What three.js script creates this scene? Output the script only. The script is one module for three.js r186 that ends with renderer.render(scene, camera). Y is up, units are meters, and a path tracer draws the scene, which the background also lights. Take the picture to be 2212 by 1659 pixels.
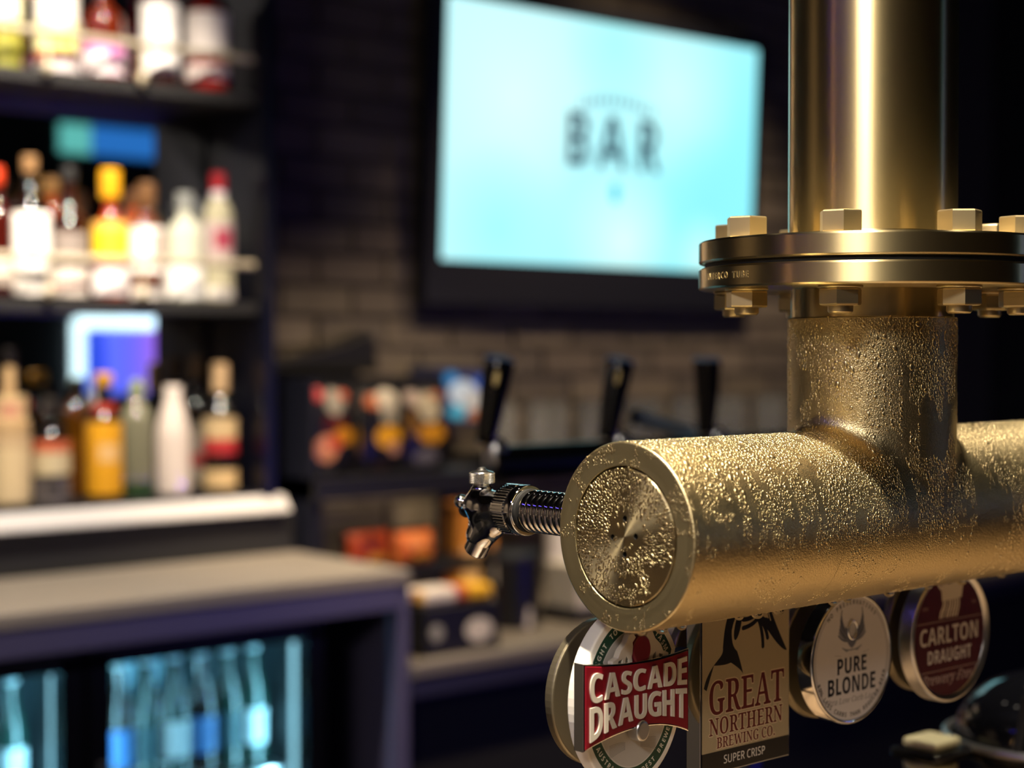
import * as THREE from 'three';
import { RoundedBoxGeometry } from 'three/addons/geometries/RoundedBoxGeometry.js';
import { TextGeometry } from 'three/addons/geometries/TextGeometry.js';
import { FontLoader } from 'three/addons/loaders/FontLoader.js';
import { MarchingCubes } from 'three/addons/objects/MarchingCubes.js';
import { mergeGeometries } from 'three/addons/utils/BufferGeometryUtils.js';
import { RectAreaLightUniformsLib } from 'three/addons/lights/RectAreaLightUniformsLib.js';
import { Brush, Evaluator, SUBTRACTION } from 'three-bvh-csg';

// ------------------------------------------------------------------ camera, exposure, light
// World: x runs along the bar (away to the right), -z points to the bartender's side, y is up, metres.
const CAM_Y = 1.5, YAW = THREE.MathUtils.degToRad(-(90 - 48.842)), PITCH = THREE.MathUtils.degToRad(-1.2246);
const scene = new THREE.Scene();
scene.background = new THREE.Color(0x000000);
const camera = new THREE.PerspectiveCamera(26.1, 2212 / 1659, 0.05, 60);
camera.position.set(0, CAM_Y, 0);
camera.rotation.order = 'YXZ';
camera.rotation.set(PITCH, YAW, 0);
camera.focus = 1.02;
camera.userData.fStop = 3.9;
const renderer = new THREE.WebGLRenderer({ antialias: true });
renderer.toneMapping = THREE.LinearToneMapping;
renderer.toneMappingExposure = 1.0;
renderer.shadowMap.enabled = true;
RectAreaLightUniformsLib.init();

const CEIL = 3.2;
const KEY = { at: [0.34, 0.47], aim: [0.86, 1.36, 0.66], power: 50, color: 0xffeed2 };   // [x, distance towards the bartender]
const DOWNLIGHTS = [   // ceiling fittings: x, depth, aim x/y/depth, candela, cone, colour, label
  [KEY.at[0], KEY.at[1], ...KEY.aim, KEY.power, 0.30, KEY.color, 'warm recessed downlight over the customer side of the bar, aimed at the brass tower'],
  [1.25, 2.35, 1.45, 1.03, 2.95, 26, 0.5, 0xfff0e0, 'warm recessed downlight in front of the bottle shelves'],
  [0.95, 1.75, 1.58, 1.98, 3.28, 50, 0.24, 0xfff0dc, 'narrow recessed spotlight aimed at the upper bottle shelves'],
  [2.45, 2.05, 2.52, 1.05, 3.1, 24, 0.40, 0xffe2bc, 'warm recessed downlight above the snack stand'],
  [3.55, 2.45, 3.6, 1.2, 3.6, 13, 0.6, 0xffe0b8, 'warm recessed downlight washing the brick wall under the television'],
  [1.85, 0.52, 1.30, 1.2, 0.66, 13, 0.30, 0xffeed2, 'warm recessed downlight farther along the timber bar top'],
  [-1.5, 2.3, -1.7, 1.3, 3.6, 30, 0.6, 0xffe2bc, 'warm recessed downlight washing the back wall at the near end'],
];

// ------------------------------------------------------------------ helpers
let seed = 20240117;
const rnd = () => { seed = (seed + 0x6d2b79f5) | 0; let t = Math.imul(seed ^ (seed >>> 15), 1 | seed); t = (t + Math.imul(t ^ (t >>> 7), 61 | t)) ^ t; return ((t ^ (t >>> 14)) >>> 0) / 4294967296; };
const rr = (a, b) => a + (b - a) * rnd();
const ORD = ['first', 'second', 'third', 'fourth', 'fifth', 'sixth', 'seventh', 'eighth', 'ninth', 'tenth', 'eleventh', 'twelfth', 'thirteenth', 'fourteenth', 'fifteenth', 'sixteenth'];
const names = new Map();
const numbered = (n) => { const k = names.get(n) ?? 0; names.set(n, k + 1); return k ? n + '_' + String(k).padStart(3, '0') : n; };
function shade(o) { o.traverse?.((m) => { if (m.isMesh) { m.castShadow = true; m.receiveShadow = true; } }); return o; }
function thing(name, label, category, pos = [0, 0, 0], group) {
  const o = new THREE.Group(); o.name = numbered(name); o.position.set(...pos); o.userData = { label, category };
  if (group) o.userData.group = group;
  scene.add(o); return o;
}
function part(name, geo, mat, parent, pos, rot) {
  const m = new THREE.Mesh(geo, mat); m.name = name; m.castShadow = m.receiveShadow = true;
  if (pos) m.position.set(...pos);
  if (rot) m.rotation.set(...rot);
  parent.add(m); return m;
}
function struct(name, geo, mat, pos, label) {
  const m = part(name, geo, mat, scene, pos); m.userData = { kind: 'structure', label, category: name.split('_')[0] }; return m;
}
const box = (w, h, d) => new THREE.BoxGeometry(w, h, d);
const rbox = (w, h, d, r = 0.004, s = 2) => new RoundedBoxGeometry(w, h, d, s, Math.min(r, w / 2.01, h / 2.01, d / 2.01));
const cyl = (r0, r1, h, n = 32, open = false) => new THREE.CylinderGeometry(r0, r1, h, n, 1, open);
const lathe = (pts, n = 48) => new THREE.LatheGeometry(pts.map(([r, y]) => new THREE.Vector2(Math.max(r, 1e-5), y)), n);
const moved = (g, x, y, z, rx = 0, ry = 0, rz = 0) => { g.applyMatrix4(new THREE.Matrix4().makeRotationFromEuler(new THREE.Euler(rx, ry, rz))); g.translate(x, y, z); return g; };
const merge = (list) => mergeGeometries(list.map((g) => { const h = g.index ? g.toNonIndexed() : g; for (const k of Object.keys(h.attributes)) if (!['position', 'normal', 'uv'].includes(k)) h.deleteAttribute(k); return h; }));
// creased lathe: repeats profile corners so that edges stay crisp
const sharpLathe = (segs, n = 64) => merge(segs.map((s) => lathe(s, n)));
const std = (o) => new THREE.MeshStandardMaterial(o);
const phys = (o) => new THREE.MeshPhysicalMaterial(o);
const lin = (r, g, b) => new THREE.Color().setRGB(r, g, b);
function canvasTex(w, h, draw, srgb = true) {
  const c = document.createElement('canvas'); c.width = w; c.height = h;
  draw(c.getContext('2d'), w, h);
  const t = new THREE.CanvasTexture(c); if (srgb) t.colorSpace = THREE.SRGBColorSpace;
  t.anisotropy = 8; return t;
}
// smooth value noise on a torus for textures
function noiseTex(n, octaves, lo, hi, stretchX = 1) {
  const data = new Uint8Array(n * n * 4), grids = octaves.map((k) => { const a = new Float32Array(k * k); for (let i = 0; i < a.length; i++) a[i] = rnd(); return [k, a]; });
  for (let y = 0; y < n; y++) for (let x = 0; x < n; x++) {
    let v = 0, wsum = 0;
    grids.forEach(([k, a], q) => {
      const fx = (x / n) * k, fy = (y / n) * k, x0 = Math.floor(fx), y0 = Math.floor(fy), tx = fx - x0, ty = fy - y0, sx = tx * tx * (3 - 2 * tx), sy = ty * ty * (3 - 2 * ty);
      const g = (i, j) => a[((j + k) % k) * k + ((i + k) % k)], w = Math.pow(0.6, q);
      v += w * ((g(x0, y0) * (1 - sx) + g(x0 + 1, y0) * sx) * (1 - sy) + (g(x0, y0 + 1) * (1 - sx) + g(x0 + 1, y0 + 1) * sx) * sy); wsum += w;
    });
    const c = Math.round(255 * (lo + (hi - lo) * (v / wsum))), i = (y * n + x) * 4;
    data[i] = data[i + 1] = data[i + 2] = c; data[i + 3] = 255;
  }
  const t = new THREE.DataTexture(data, n, n); t.magFilter = THREE.LinearFilter; t.wrapS = t.wrapT = THREE.RepeatWrapping; t.needsUpdate = true; return t;
}
// survey: the point where the sight line through a photograph pixel meets the upright plane `m` metres towards the bartender's side
const FOC = 829.5 / Math.tan(THREE.MathUtils.degToRad(13.05)), A = THREE.MathUtils.degToRad(48.842);
function survey(px, py, m) {
  const r = (px - 1106) / FOC, v = -(py - 829.5) / FOC, fw = Math.cos(PITCH) - v * Math.sin(PITCH), up = v * Math.cos(PITCH) + Math.sin(PITCH);
  const X = Math.sin(A) * r + Math.cos(A) * fw, M = -Math.cos(A) * r + Math.sin(A) * fw, k = m / M;
  return { x: X * k, y: CAM_Y + up * k, k };
}
// polygonised signed distance field, vertices pulled onto the surface
function sdfGeometry(sdf, c, half, res) {
  const mc = new MarchingCubes(res, new THREE.MeshBasicMaterial(), false, false, 400000), h = res / 2;
  mc.isolation = 0;
  for (let z = 0; z < res; z++) for (let y = 0; y < res; y++) for (let x = 0; x < res; x++)
    mc.field[x + y * res + z * res * res] = -sdf(c[0] + ((x - h) / h) * half, c[1] + ((y - h) / h) * half, c[2] + ((z - h) / h) * half);
  mc.update();
  const n = mc.count, P = new Float32Array(n * 3), N = new Float32Array(n * 3), e = 2e-5;
  for (let i = 0; i < n; i++) {
    let p = [0, 1, 2].map((k) => c[k] + mc.positionArray[i * 3 + k] * half), g;
    for (let it = 0; it < 4; it++) {
      const d = sdf(...p);
      g = [0, 1, 2].map((k) => { const a = p.slice(), b = p.slice(); a[k] += e; b[k] -= e; return (sdf(...a) - sdf(...b)) / (2 * e); });
      const l = Math.hypot(...g) || 1; g = g.map((v) => v / l);
      if (it < 3) p = p.map((v, k) => v - g[k] * d);
    }
    P.set(p, i * 3); N.set(g, i * 3);
  }
  const geo = new THREE.BufferGeometry();
  geo.setAttribute('position', new THREE.BufferAttribute(P, 3)); geo.setAttribute('normal', new THREE.BufferAttribute(N, 3));
  geo.setAttribute('uv', new THREE.BufferAttribute(Float32Array.from({ length: n * 2 }, (_, i) => (i % 2 ? P[(i >> 1) * 3 + 1] + P[(i >> 1) * 3 + 2] : P[(i >> 1) * 3]) * 25), 2));
  return geo;
}
// texture coordinates in tiles of 4 cm: round the axis and along it
function wrapUV(geo, axis, r, tile = 0.04) {
  const p = geo.attributes.position, uv = geo.attributes.uv, n = Math.max(1, Math.round((2 * Math.PI * r) / tile));
  for (let i = 0; i < p.count; i++) uv.setXY(i, uv.getX(i) * n, (axis === 'x' ? p.getX(i) : p.getY(i)) / tile);
  return geo;
}
const smin = (a, b, k) => { const h = Math.max(k - Math.abs(a - b), 0) / k; return Math.min(a, b) - h * h * k * 0.25; };
const capsule = (p, a, b, ra, rb = ra) => { const ab = b.map((v, i) => v - a[i]), ap = p.map((v, i) => v - a[i]), t = Math.min(1, Math.max(0, (ap[0] * ab[0] + ap[1] * ab[1] + ap[2] * ab[2]) / (ab[0] ** 2 + ab[1] ** 2 + ab[2] ** 2))); return Math.hypot(ap[0] - ab[0] * t, ap[1] - ab[1] * t, ap[2] - ab[2] * t) - (ra + (rb - ra) * t); };
const sans = await new FontLoader().loadAsync('fonts/droid/droid_sans_bold.typeface.json');

// ------------------------------------------------------------------ materials
const smudge = noiseTex(256, [6, 14, 40, 110], 0.8, 1.0);
const grime = noiseTex(256, [5, 11, 30, 90], 0.72, 1.0);
const mist = noiseTex(512, [70, 110, 40], 0, 1);
const M = {
  brass: phys({ color: lin(0.64, 0.53, 0.30), metalness: 1, roughness: 0.28, anisotropy: 0.9, anisotropyRotation: Math.PI / 2 }),
  brassWet: phys({ color: lin(0.66, 0.54, 0.30), metalness: 1, roughness: 0.40, roughnessMap: smudge, bumpMap: mist, bumpScale: 0.00022 }),
  brassFace: phys({ color: lin(0.56, 0.48, 0.28), metalness: 1, roughness: 0.45, roughnessMap: smudge }),
  brassBolt: phys({ color: lin(0.66, 0.54, 0.32), metalness: 1, roughness: 0.42, roughnessMap: smudge }),
  brassBead: phys({ color: lin(0.68, 0.56, 0.32), metalness: 1, roughness: 0.30 }),
  chrome: std({ color: lin(0.86, 0.86, 0.87), metalness: 1, roughness: 0.06 }),
  satinSteel: std({ color: lin(0.62, 0.62, 0.63), metalness: 1, roughness: 0.32 }),
  rubber: std({ color: 0x0b0b0c, roughness: 0.7 }),
  water: phys({ color: 0xffffff, roughness: 0.02, transmission: 1, thickness: 0.002, ior: 1.33 }),
  black: std({ color: 0x101012, roughness: 0.5 }),
  blackGloss: std({ color: 0x0a0a0c, roughness: 0.18 }),
  blackMatte: std({ color: 0x0c0c0e, roughness: 0.85 }),
  charcoal: std({ color: 0x1c1b1a, roughness: 0.7 }),
  navy: std({ color: 0x0d1020, roughness: 0.6 }),
  white: std({ color: 0xeeebe4, roughness: 0.45 }),
  cream: std({ color: 0xe4d7b8, roughness: 0.5 }),
  mirror: std({ color: lin(0.8, 0.8, 0.82), metalness: 1, roughness: 0.02 }),
  pane: phys({ color: 0xffffff, roughness: 0.02, transmission: 1, thickness: 0 }),
  clearGlass: phys({ color: 0xf2f4f2, roughness: 0.03, transmission: 1, thickness: 0 }),
};
const glow = (hex, k) => std({ color: 0x111111, emissive: hex, emissiveIntensity: k, roughness: 0.6 });

// ------------------------------------------------------------------ the room
const brickJoint = std({ color: 0x58524a, roughness: 0.95, map: grime });
const dark = std({ color: 0x54473c, roughness: 0.9 }), ceilingMat = std({ color: 0x141417, roughness: 0.95 });
const X0 = -3.4, X1 = 5.6, ZB = -3.6, ZF = 2.2;
struct('floor', box(X1 - X0 + 0.4, 0.1, ZF - ZB + 0.4), std({ color: 0x1a1917, roughness: 0.6 }), [(X0 + X1) / 2, -0.05, (ZF + ZB) / 2], 'dark floor behind and in front of the bar');
struct('ceiling', box(X1 - X0 + 0.4, 0.1, ZF - ZB + 0.4), ceilingMat, [(X0 + X1) / 2, CEIL + 0.05, (ZF + ZB) / 2], 'dark ceiling above the bar');
struct('wall_left', box(0.1, CEIL, ZF - ZB), dark, [X0 - 0.05, CEIL / 2, (ZF + ZB) / 2], 'dark wall at the near end of the bar');
struct('wall_right', box(0.1, CEIL, ZF - ZB), std({ color: 0x0e1016, roughness: 0.8 }), [X1 + 0.05, CEIL / 2, (ZF + ZB) / 2], 'dark blue-black wall at the far end of the bar');
struct('wall_front', box(X1 - X0, CEIL, 0.1), std({ color: 0x1b1a20, roughness: 0.9 }), [(X0 + X1) / 2, CEIL / 2, ZF + 0.05], 'dark wall on the customers\' side');
const wallBack = struct('wall_back', box(X1 - X0, CEIL, 0.1), brickJoint, [(X0 + X1) / 2, CEIL / 2, ZB - 0.05], 'brown grey brick wall behind the bar');
for (const [z, label] of [[-2.0, 'warm wall lamp on the near end wall, bartender side'], [0.9, 'warm wall lamp on the near end wall, customer side']]) {
  const t = thing('wall_lamp', label, 'wall lamp', [X0, 1.95, z]);
  part('back_plate', rbox(0.02, 0.16, 0.10, 0.006), M.black, t, [0.01, 0, 0]);
  part('lamp_shade', sharpLathe([[[0.05, -0.08], [0.05, 0.08]], [[0.046, 0.08], [0.046, -0.08]]], 32), phys({ color: 0xd8c8a8, roughness: 0.9, transmission: 0.4, thickness: 0 }), t, [0.085, 0, 0]);
  part('bulb', new THREE.SphereGeometry(0.025, 16, 12), glow(0xffd8a0, 6), t, [0.085, 0, 0]);
  const p = new THREE.PointLight(0xffe4c0, 7, 0, 2); p.name = 'wall_lamp_light'; p.position.set(X0 + 0.085, 1.95, z); p.castShadow = true; scene.add(p);
}
{ // bricks, each one a piece of the wall
  const g = box(0.214, 0.071, 0.024), tones = [0x6f6659, 0x766c5f, 0x696056, 0x645c54, 0x7b7164, 0x6c6258].map((c) => std({ color: c, roughness: 0.92, map: grime }));
  let n = 0;
  for (let r = 0; r < 23; r++) for (let c = 0; c < 13; c++) {
    const x = 2.12 + c * 0.226 + (r % 2 ? 0.113 : 0), y = 0.88 + r * 0.083;
    if (x > X1 - 0.12 || (x > 2.98 && x < 3.85 && y > 1.75 && y < 2.5)) continue;   // none where the television covers them
    const b = part(n ? 'brick_' + String(n).padStart(3, '0') : 'brick', g, tones[Math.floor(rnd() * tones.length)], wallBack, [x - (X0 + X1) / 2, y - CEIL / 2, 0.05 + rr(0.002, 0.007)], [0, 0, rr(-0.004, 0.004)]);
    n++;
  }
}

// ceiling fittings
DOWNLIGHTS.forEach(([x, m, ax, ay, am, cd, cone, color, label]) => {
  const t = thing('downlight', label, 'downlight', [x, CEIL, -m]);
  part('trim_ring', sharpLathe([[[0.05, -0.012], [0.075, -0.008]], [[0.075, -0.008], [0.078, 0]], [[0.05, 0], [0.05, -0.012]]], 40), M.black, t);
  const lens = part('lamp_lens', cyl(0.05, 0.05, 0.006, 40), glow(color, 6), t, [0, -0.004, 0]);
  const s = new THREE.SpotLight(color, cd, 0, cone, 0.6, 2); s.name = 'downlight_lamp'; s.position.set(x, CEIL - 0.03, -m); s.target.position.set(ax, ay, -am); s.castShadow = true; s.shadow.radius = 2.2; s.shadow.mapSize.set(1024, 1024);
  scene.add(s, s.target);
});
function areaLight(name, color, k, w, h, pos, look) {
  const l = new THREE.RectAreaLight(color, k, w, h); l.name = name; l.position.set(...pos); l.lookAt(...look); scene.add(l); return l;
}
function ledStrip(label, len, pos, axis, color, k, lightK, look, width = 0.02) {
  const t = thing('led_strip', label, 'led strip', pos);
  const w = axis === 'x' ? len : width, d = axis === 'z' ? len : width;
  part('channel', box(w + 0.01, 0.012, d + 0.006), M.black, t, [0, 0.010, 0]);
  part('led_diffuser', rbox(w, 0.010, d, 0.004), glow(color, k), t, [0, 0.0, 0]);
  if (lightK) areaLight('led_strip_lamp', color, lightK, axis === 'z' ? width : len, axis === 'z' ? len : width, [pos[0] + look[0] * 0.012, pos[1] + look[1] * 0.012, pos[2] + look[2] * 0.012], [pos[0] + look[0], pos[1] + look[1], pos[2] + look[2]]);
  return t;
}
{
  const t = thing('ceiling_panel_light', 'neutral white ceiling panel light over the customers\' side', 'ceiling light', [-2.1, CEIL, 0.75]);
  part('frame', box(0.66, 0.02, 1.26), M.black, t, [0, -0.01, 0]); part('light_diffuser', box(0.6, 0.006, 1.2), glow(0xfff4e6, 4), t, [0, -0.022, 0]);
  areaLight('ceiling_panel_lamp', 0xfff4e6, 40, 0.6, 1.2, [-2.1, CEIL - 0.032, 0.75], [-2.1, 0, 0.7501]);
}
ledStrip('violet led strip on the ceiling at the near end of the bar', 3.2, [-1.9, CEIL - 0.02, -0.6], 'z', 0x5a46ff, 14, 0.8, [0, -1, 0.001], 0.06);
ledStrip('violet led strip under the working side of the bar top', 0.9, [2.9, 0.965, -0.86], 'x', 0x4a3cff, 6, 80, [0, -0.15, -1]);

// ------------------------------------------------------------------ the bar the tower hangs over
{
  const wood = canvasTex(512, 512, (g, w, h) => { for (let y = 0; y < h; y++) { const v = 0.8 + 0.2 * Math.sin(y * 0.21 + 3 * Math.sin(y * 0.037)) * rnd(); g.fillStyle = `rgb(${146 * v | 0},${120 * v | 0},${90 * v | 0})`; g.fillRect(0, y, w, 1); } });
  wood.wrapS = wood.wrapT = THREE.RepeatWrapping;
  const t = thing('bar_counter', 'timber bar counter under the brass beer tower', 'bar', [1.2, 0, -0.48]);
  part('bar_top', rbox(5.2, 0.05, 0.86, 0.012), std({ map: wood, roughness: 0.38 }), t, [0, 1.025, 0]);
  part('bar_front', box(5.1, 1.0, 0.06), M.charcoal, t, [0, 0.5, 0.30]);
  part('bar_back_panel', box(5.1, 0.94, 0.05), M.blackMatte, t, [0, 0.47, -0.30]);
}

// ------------------------------------------------------------------ brass beer tower
const R = 0.055, XT = 0.905, YP = 1.3918, MP = 0.672, XL = 0.673, XR = 1.137;
const tower = thing('beer_tower', 'brass tee-shaped beer tower of flanged pipe beaded with condensation', 'beer tower', [XT, YP, -MP]);
const FILLET = 0.012;
const teeSdf = (x, y, z) => {   // level pipe and the upright one on it; the weld fillet runs out towards the front, where the two surfaces are flush
  const a = Math.hypot(y, z) - R, q = Math.hypot(x, z) - R, b = y >= 0 ? q : q > 0 ? Math.hypot(q, y) : Math.max(q, -y);
  return smin(a, b, 0.0006 + FILLET * Math.min(1, (Math.abs(x) / (0.75 * R)) ** 2));
};
{
  const half = 0.1, core = sdfGeometry((x, y, z) => teeSdf(x, y, z), [0, 0.03, 0], half, 120);
  {
    const p = core.attributes.position, uv = core.attributes.uv;   // wrapped round whichever pipe a triangle lies on, as on the arms and the stub
    for (let i = 0; i < p.count; i += 3) {
      let c = [0, 0, 0]; for (let k = 0; k < 3; k++) c = [c[0] + p.getX(i + k) / 3, c[1] + p.getY(i + k) / 3, c[2] + p.getZ(i + k) / 3];
      const upright = c[1] > 0 && Math.abs(Math.hypot(c[0], c[2]) - R) < Math.abs(Math.hypot(c[1], c[2]) - R), base = upright ? Math.atan2(c[0], c[2]) : Math.atan2(c[2], c[1]);
      for (let k = 0; k < 3; k++) { let a = upright ? Math.atan2(p.getX(i + k), p.getZ(i + k)) : Math.atan2(p.getZ(i + k), p.getY(i + k)); a = base + Math.atan2(Math.sin(a - base), Math.cos(a - base)); uv.setXY(i + k, (a / (2 * Math.PI)) * 9, (upright ? p.getY(i + k) : p.getX(i + k)) / 0.04); }
    }
  }
  part('tee_body', core, M.brassWet, tower);
  const cut = half * 0.965;
  const armL = XT - XL, armR = XR - XT, lip = 0.0035;
  const arm = (len) => merge([
    moved(lathe([[R - 0.00012, cut - 0.002], [R - 0.00012, cut + 0.001], [R, cut + 0.004], [R, len - 0.0012], [R - 0.0004, len - 0.0003], [R - 0.0012, len]], 160), 0, 0, 0),
  ]);
  const left = arm(armL); left.rotateZ(Math.PI / 2);
  wrapUV(left, 'x', R); part('pipe_arm', left, M.brassWet, tower);
  const right = arm(armR); right.rotateZ(-Math.PI / 2);
  wrapUV(right, 'x', R); part('pipe_arm', right, M.brassWet, tower);
  // end faces: a ring, a groove, a spun disc with four small holes
  const RD = 0.0399, RG = 0.0409;
  for (const s of [-1, 1]) {
    const len = s < 0 ? armL : armR, dir = s < 0 ? Math.PI / 2 : -Math.PI / 2;
    const ring = sharpLathe([[[R - 0.0012, len], [RG + 0.0004, len]], [[RG + 0.0004, len], [RG, len - 0.0004], [RG, len - 0.006]]], 160); ring.rotateZ(dir);
    part('end_ring', ring, M.brassFace, tower);
    const back = lathe([[RG + 0.0002, len - 0.0058], [0, len - 0.0058]], 64); back.rotateZ(dir);
    part('end_groove', back, M.rubber, tower);
    const rings = []; for (let i = 0; i <= 10; i++) rings.push([(RD - 0.0008) * (1 - i / 10), len + 0.0002]);
    let disc = sharpLathe([[[RD, len - 0.0055], [RD, len - 0.0006], [RD - 0.0003, len - 0.0001], [RD - 0.0008, len + 0.0002]], rings, [[0, len - 0.0055], [RD, len - 0.0055]]], 128);
    const discMat = phys({ color: lin(0.58, 0.48, 0.28), metalness: 1, roughness: 0.42, anisotropy: 0.85, anisotropyRotation: Math.PI / 2, roughnessMap: smudge });
    let discMats = discMat;
    if (s < 0) {
      const ev = new Evaluator(); ev.useGroups = true; ev.attributes = ['position', 'normal', 'uv'];
      let b = new Brush(disc, discMat);
      [[0.0008, 0.0108], [0.0095, 0.0012], [-0.0092, -0.0008], [0.0006, -0.0098]].forEach(([z, y]) => {   // z along the bar's depth, y up
        const c = new Brush(cyl(0.0017, 0.0017, 0.014, 20), M.rubber); c.position.set(y, len - 0.0005, z); c.updateMatrixWorld(); b.updateMatrixWorld();
        b = ev.evaluate(b, c, SUBTRACTION);
      });
      disc = b.geometry; discMats = b.material;
    }
    disc.rotateZ(dir);
    part('end_disc', disc, discMats, tower);
  }
  // upright stub, neck, flanges, riser up to the ceiling (heights above the pipe axis)
  const Y = (h) => CAM_Y + h - YP, topCut = 0.03 + half * 0.965;
  const yNeck = Y(0.0205), f0 = Y(0.0389), f1 = Y(0.0533), f2 = Y(0.0562), f3 = Y(0.0708);
  part('stub', wrapUV(lathe([[R - 0.00012, topCut - 0.002], [R, topCut + 0.002], [R, yNeck - 0.0008], [R - 0.0008, yNeck]], 160), 'y', R), M.brassWet, tower);
  part('neck', sharpLathe([[[R - 0.0008, yNeck], [0.0533, yNeck]], [[0.0533, yNeck], [0.0533, f0]]], 160), M.brass, tower);
  const RF = 0.1145;
  const flange = (a, b) => sharpLathe([[[0.05, a], [RF - 0.0016, a]], [[RF - 0.0016, a], [RF - 0.0005, a + 0.0004], [RF, a + 0.0014]], [[RF, a + 0.0014], [RF, b - 0.0014]], [[RF, b - 0.0014], [RF - 0.0005, b - 0.0004], [RF - 0.0016, b]], [[RF - 0.0016, b], [0.05, b]]], 200);
  const lower = part('flange', flange(f0, f1), M.brass, tower);
  part('gasket', sharpLathe([[[0.06, f1], [RF - 0.004, f1]], [[RF - 0.004, f1], [RF - 0.004, f2]], [[RF - 0.004, f2], [0.06, f2]]], 120), M.rubber, tower);
  part('flange', flange(f2, f3), M.brass, tower);
  part('riser_pipe', sharpLathe([[[R + 0.004, f3], [R + 0.001, f3 + 0.002], [R, f3 + 0.005]], [[R, f3 + 0.005], [R, CEIL - YP]]], 160), M.brass, tower);
  part('ceiling_plate', sharpLathe([[[R, CEIL - YP - 0.02], [0.10, CEIL - YP - 0.02]], [[0.10, CEIL - YP - 0.02], [0.10, CEIL - YP]]], 64), M.brass, tower);
  // eight hex bolts through both plates
  const hex = (af, h, ch) => { const s = new THREE.Shape(); for (let i = 0; i < 6; i++) { const a = (i / 6) * Math.PI * 2, r = af / 2 / Math.cos(Math.PI / 6) - ch; i ? s.lineTo(r * Math.cos(a), r * Math.sin(a)) : s.moveTo(r * Math.cos(a), r * Math.sin(a)); } const g = new THREE.ExtrudeGeometry(s, { depth: h - 2 * ch, bevelEnabled: true, bevelThickness: ch, bevelSize: ch, bevelSegments: 2 }); g.translate(0, 0, ch); g.rotateX(-Math.PI / 2); return g; };
  const head = hex(0.0232, 0.0138, 0.0011), nut = hex(0.0232, 0.0108, 0.0012), washer = lathe([[0.004, 0], [0.0135, 0], [0.0138, -0.0009], [0.0135, -0.0018], [0.004, -0.0018]], 32), stud = lathe([[0.0078, 0], [0.0078, -0.0035], [0.0066, -0.0048], [0, -0.0048]], 24);
  const RB = 0.0945, base = Math.atan2(-MP, XT) ; // direction from the camera to the pipe, for the bolts' clocking
  for (let i = 0; i < 8; i++) {
    // angle from the side facing the camera, as read from the photograph
    const phi = THREE.MathUtils.degToRad(-11.5 + 45 * i), toCam = Math.atan2(MP, -XT), a = toCam + -phi;
    const x = Math.cos(a) * RB, z = Math.sin(a) * RB, b = part('bolt', head, M.brassBolt, tower, [x, f3, z], [0, -a + [0.35, 0.1, 0.42, 0.2, 0.9, 0.3, 0.6, 0.15][i], 0]);
    part('washer', washer, M.brassBolt, b, [0, f0 - f3, 0]);
    part('nut', nut, M.brassBolt, b, [0, f0 - f3 - 0.0018 - 0.0108, 0], [0, rr(0, 1), 0]);
    part('stud_end', stud, M.brassBolt, b, [0, f0 - f3 - 0.0126, 0]);
  }
  // lettering stamped round the lower plate
  const word = 'INTERCO TUBE', letters = []; let run = 0;
  for (const ch of word) {
    if (ch === ' ') { run += 0.004; continue; }
    const g = new TextGeometry(ch, { font: sans, size: 0.0042, depth: 0.00035, curveSegments: 3, bevelEnabled: false }); g.computeBoundingBox();
    const w = g.boundingBox.max.x - g.boundingBox.min.x; g.translate(-g.boundingBox.min.x, 0, 0); g.userData = { run, w }; letters.push(g); run += w + 0.0013;
  }
  const aEnd = Math.atan2(MP, -XT) + THREE.MathUtils.degToRad(40.5);   // where the word ends, seen left of the middle
  const list = letters.map((g) => {
    const s = g.userData.run + g.userData.w / 2 - run, a = aEnd - s / RF; g.translate(-g.userData.w / 2, 0, 0);
    g.rotateY(Math.PI / 2 - a); g.translate(Math.cos(a) * (RF - 0.00015), f0 + 0.0056, Math.sin(a) * (RF - 0.00015)); return g;
  });
  part('stamped_lettering', merge(list), M.brassBolt, lower);
}
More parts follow.
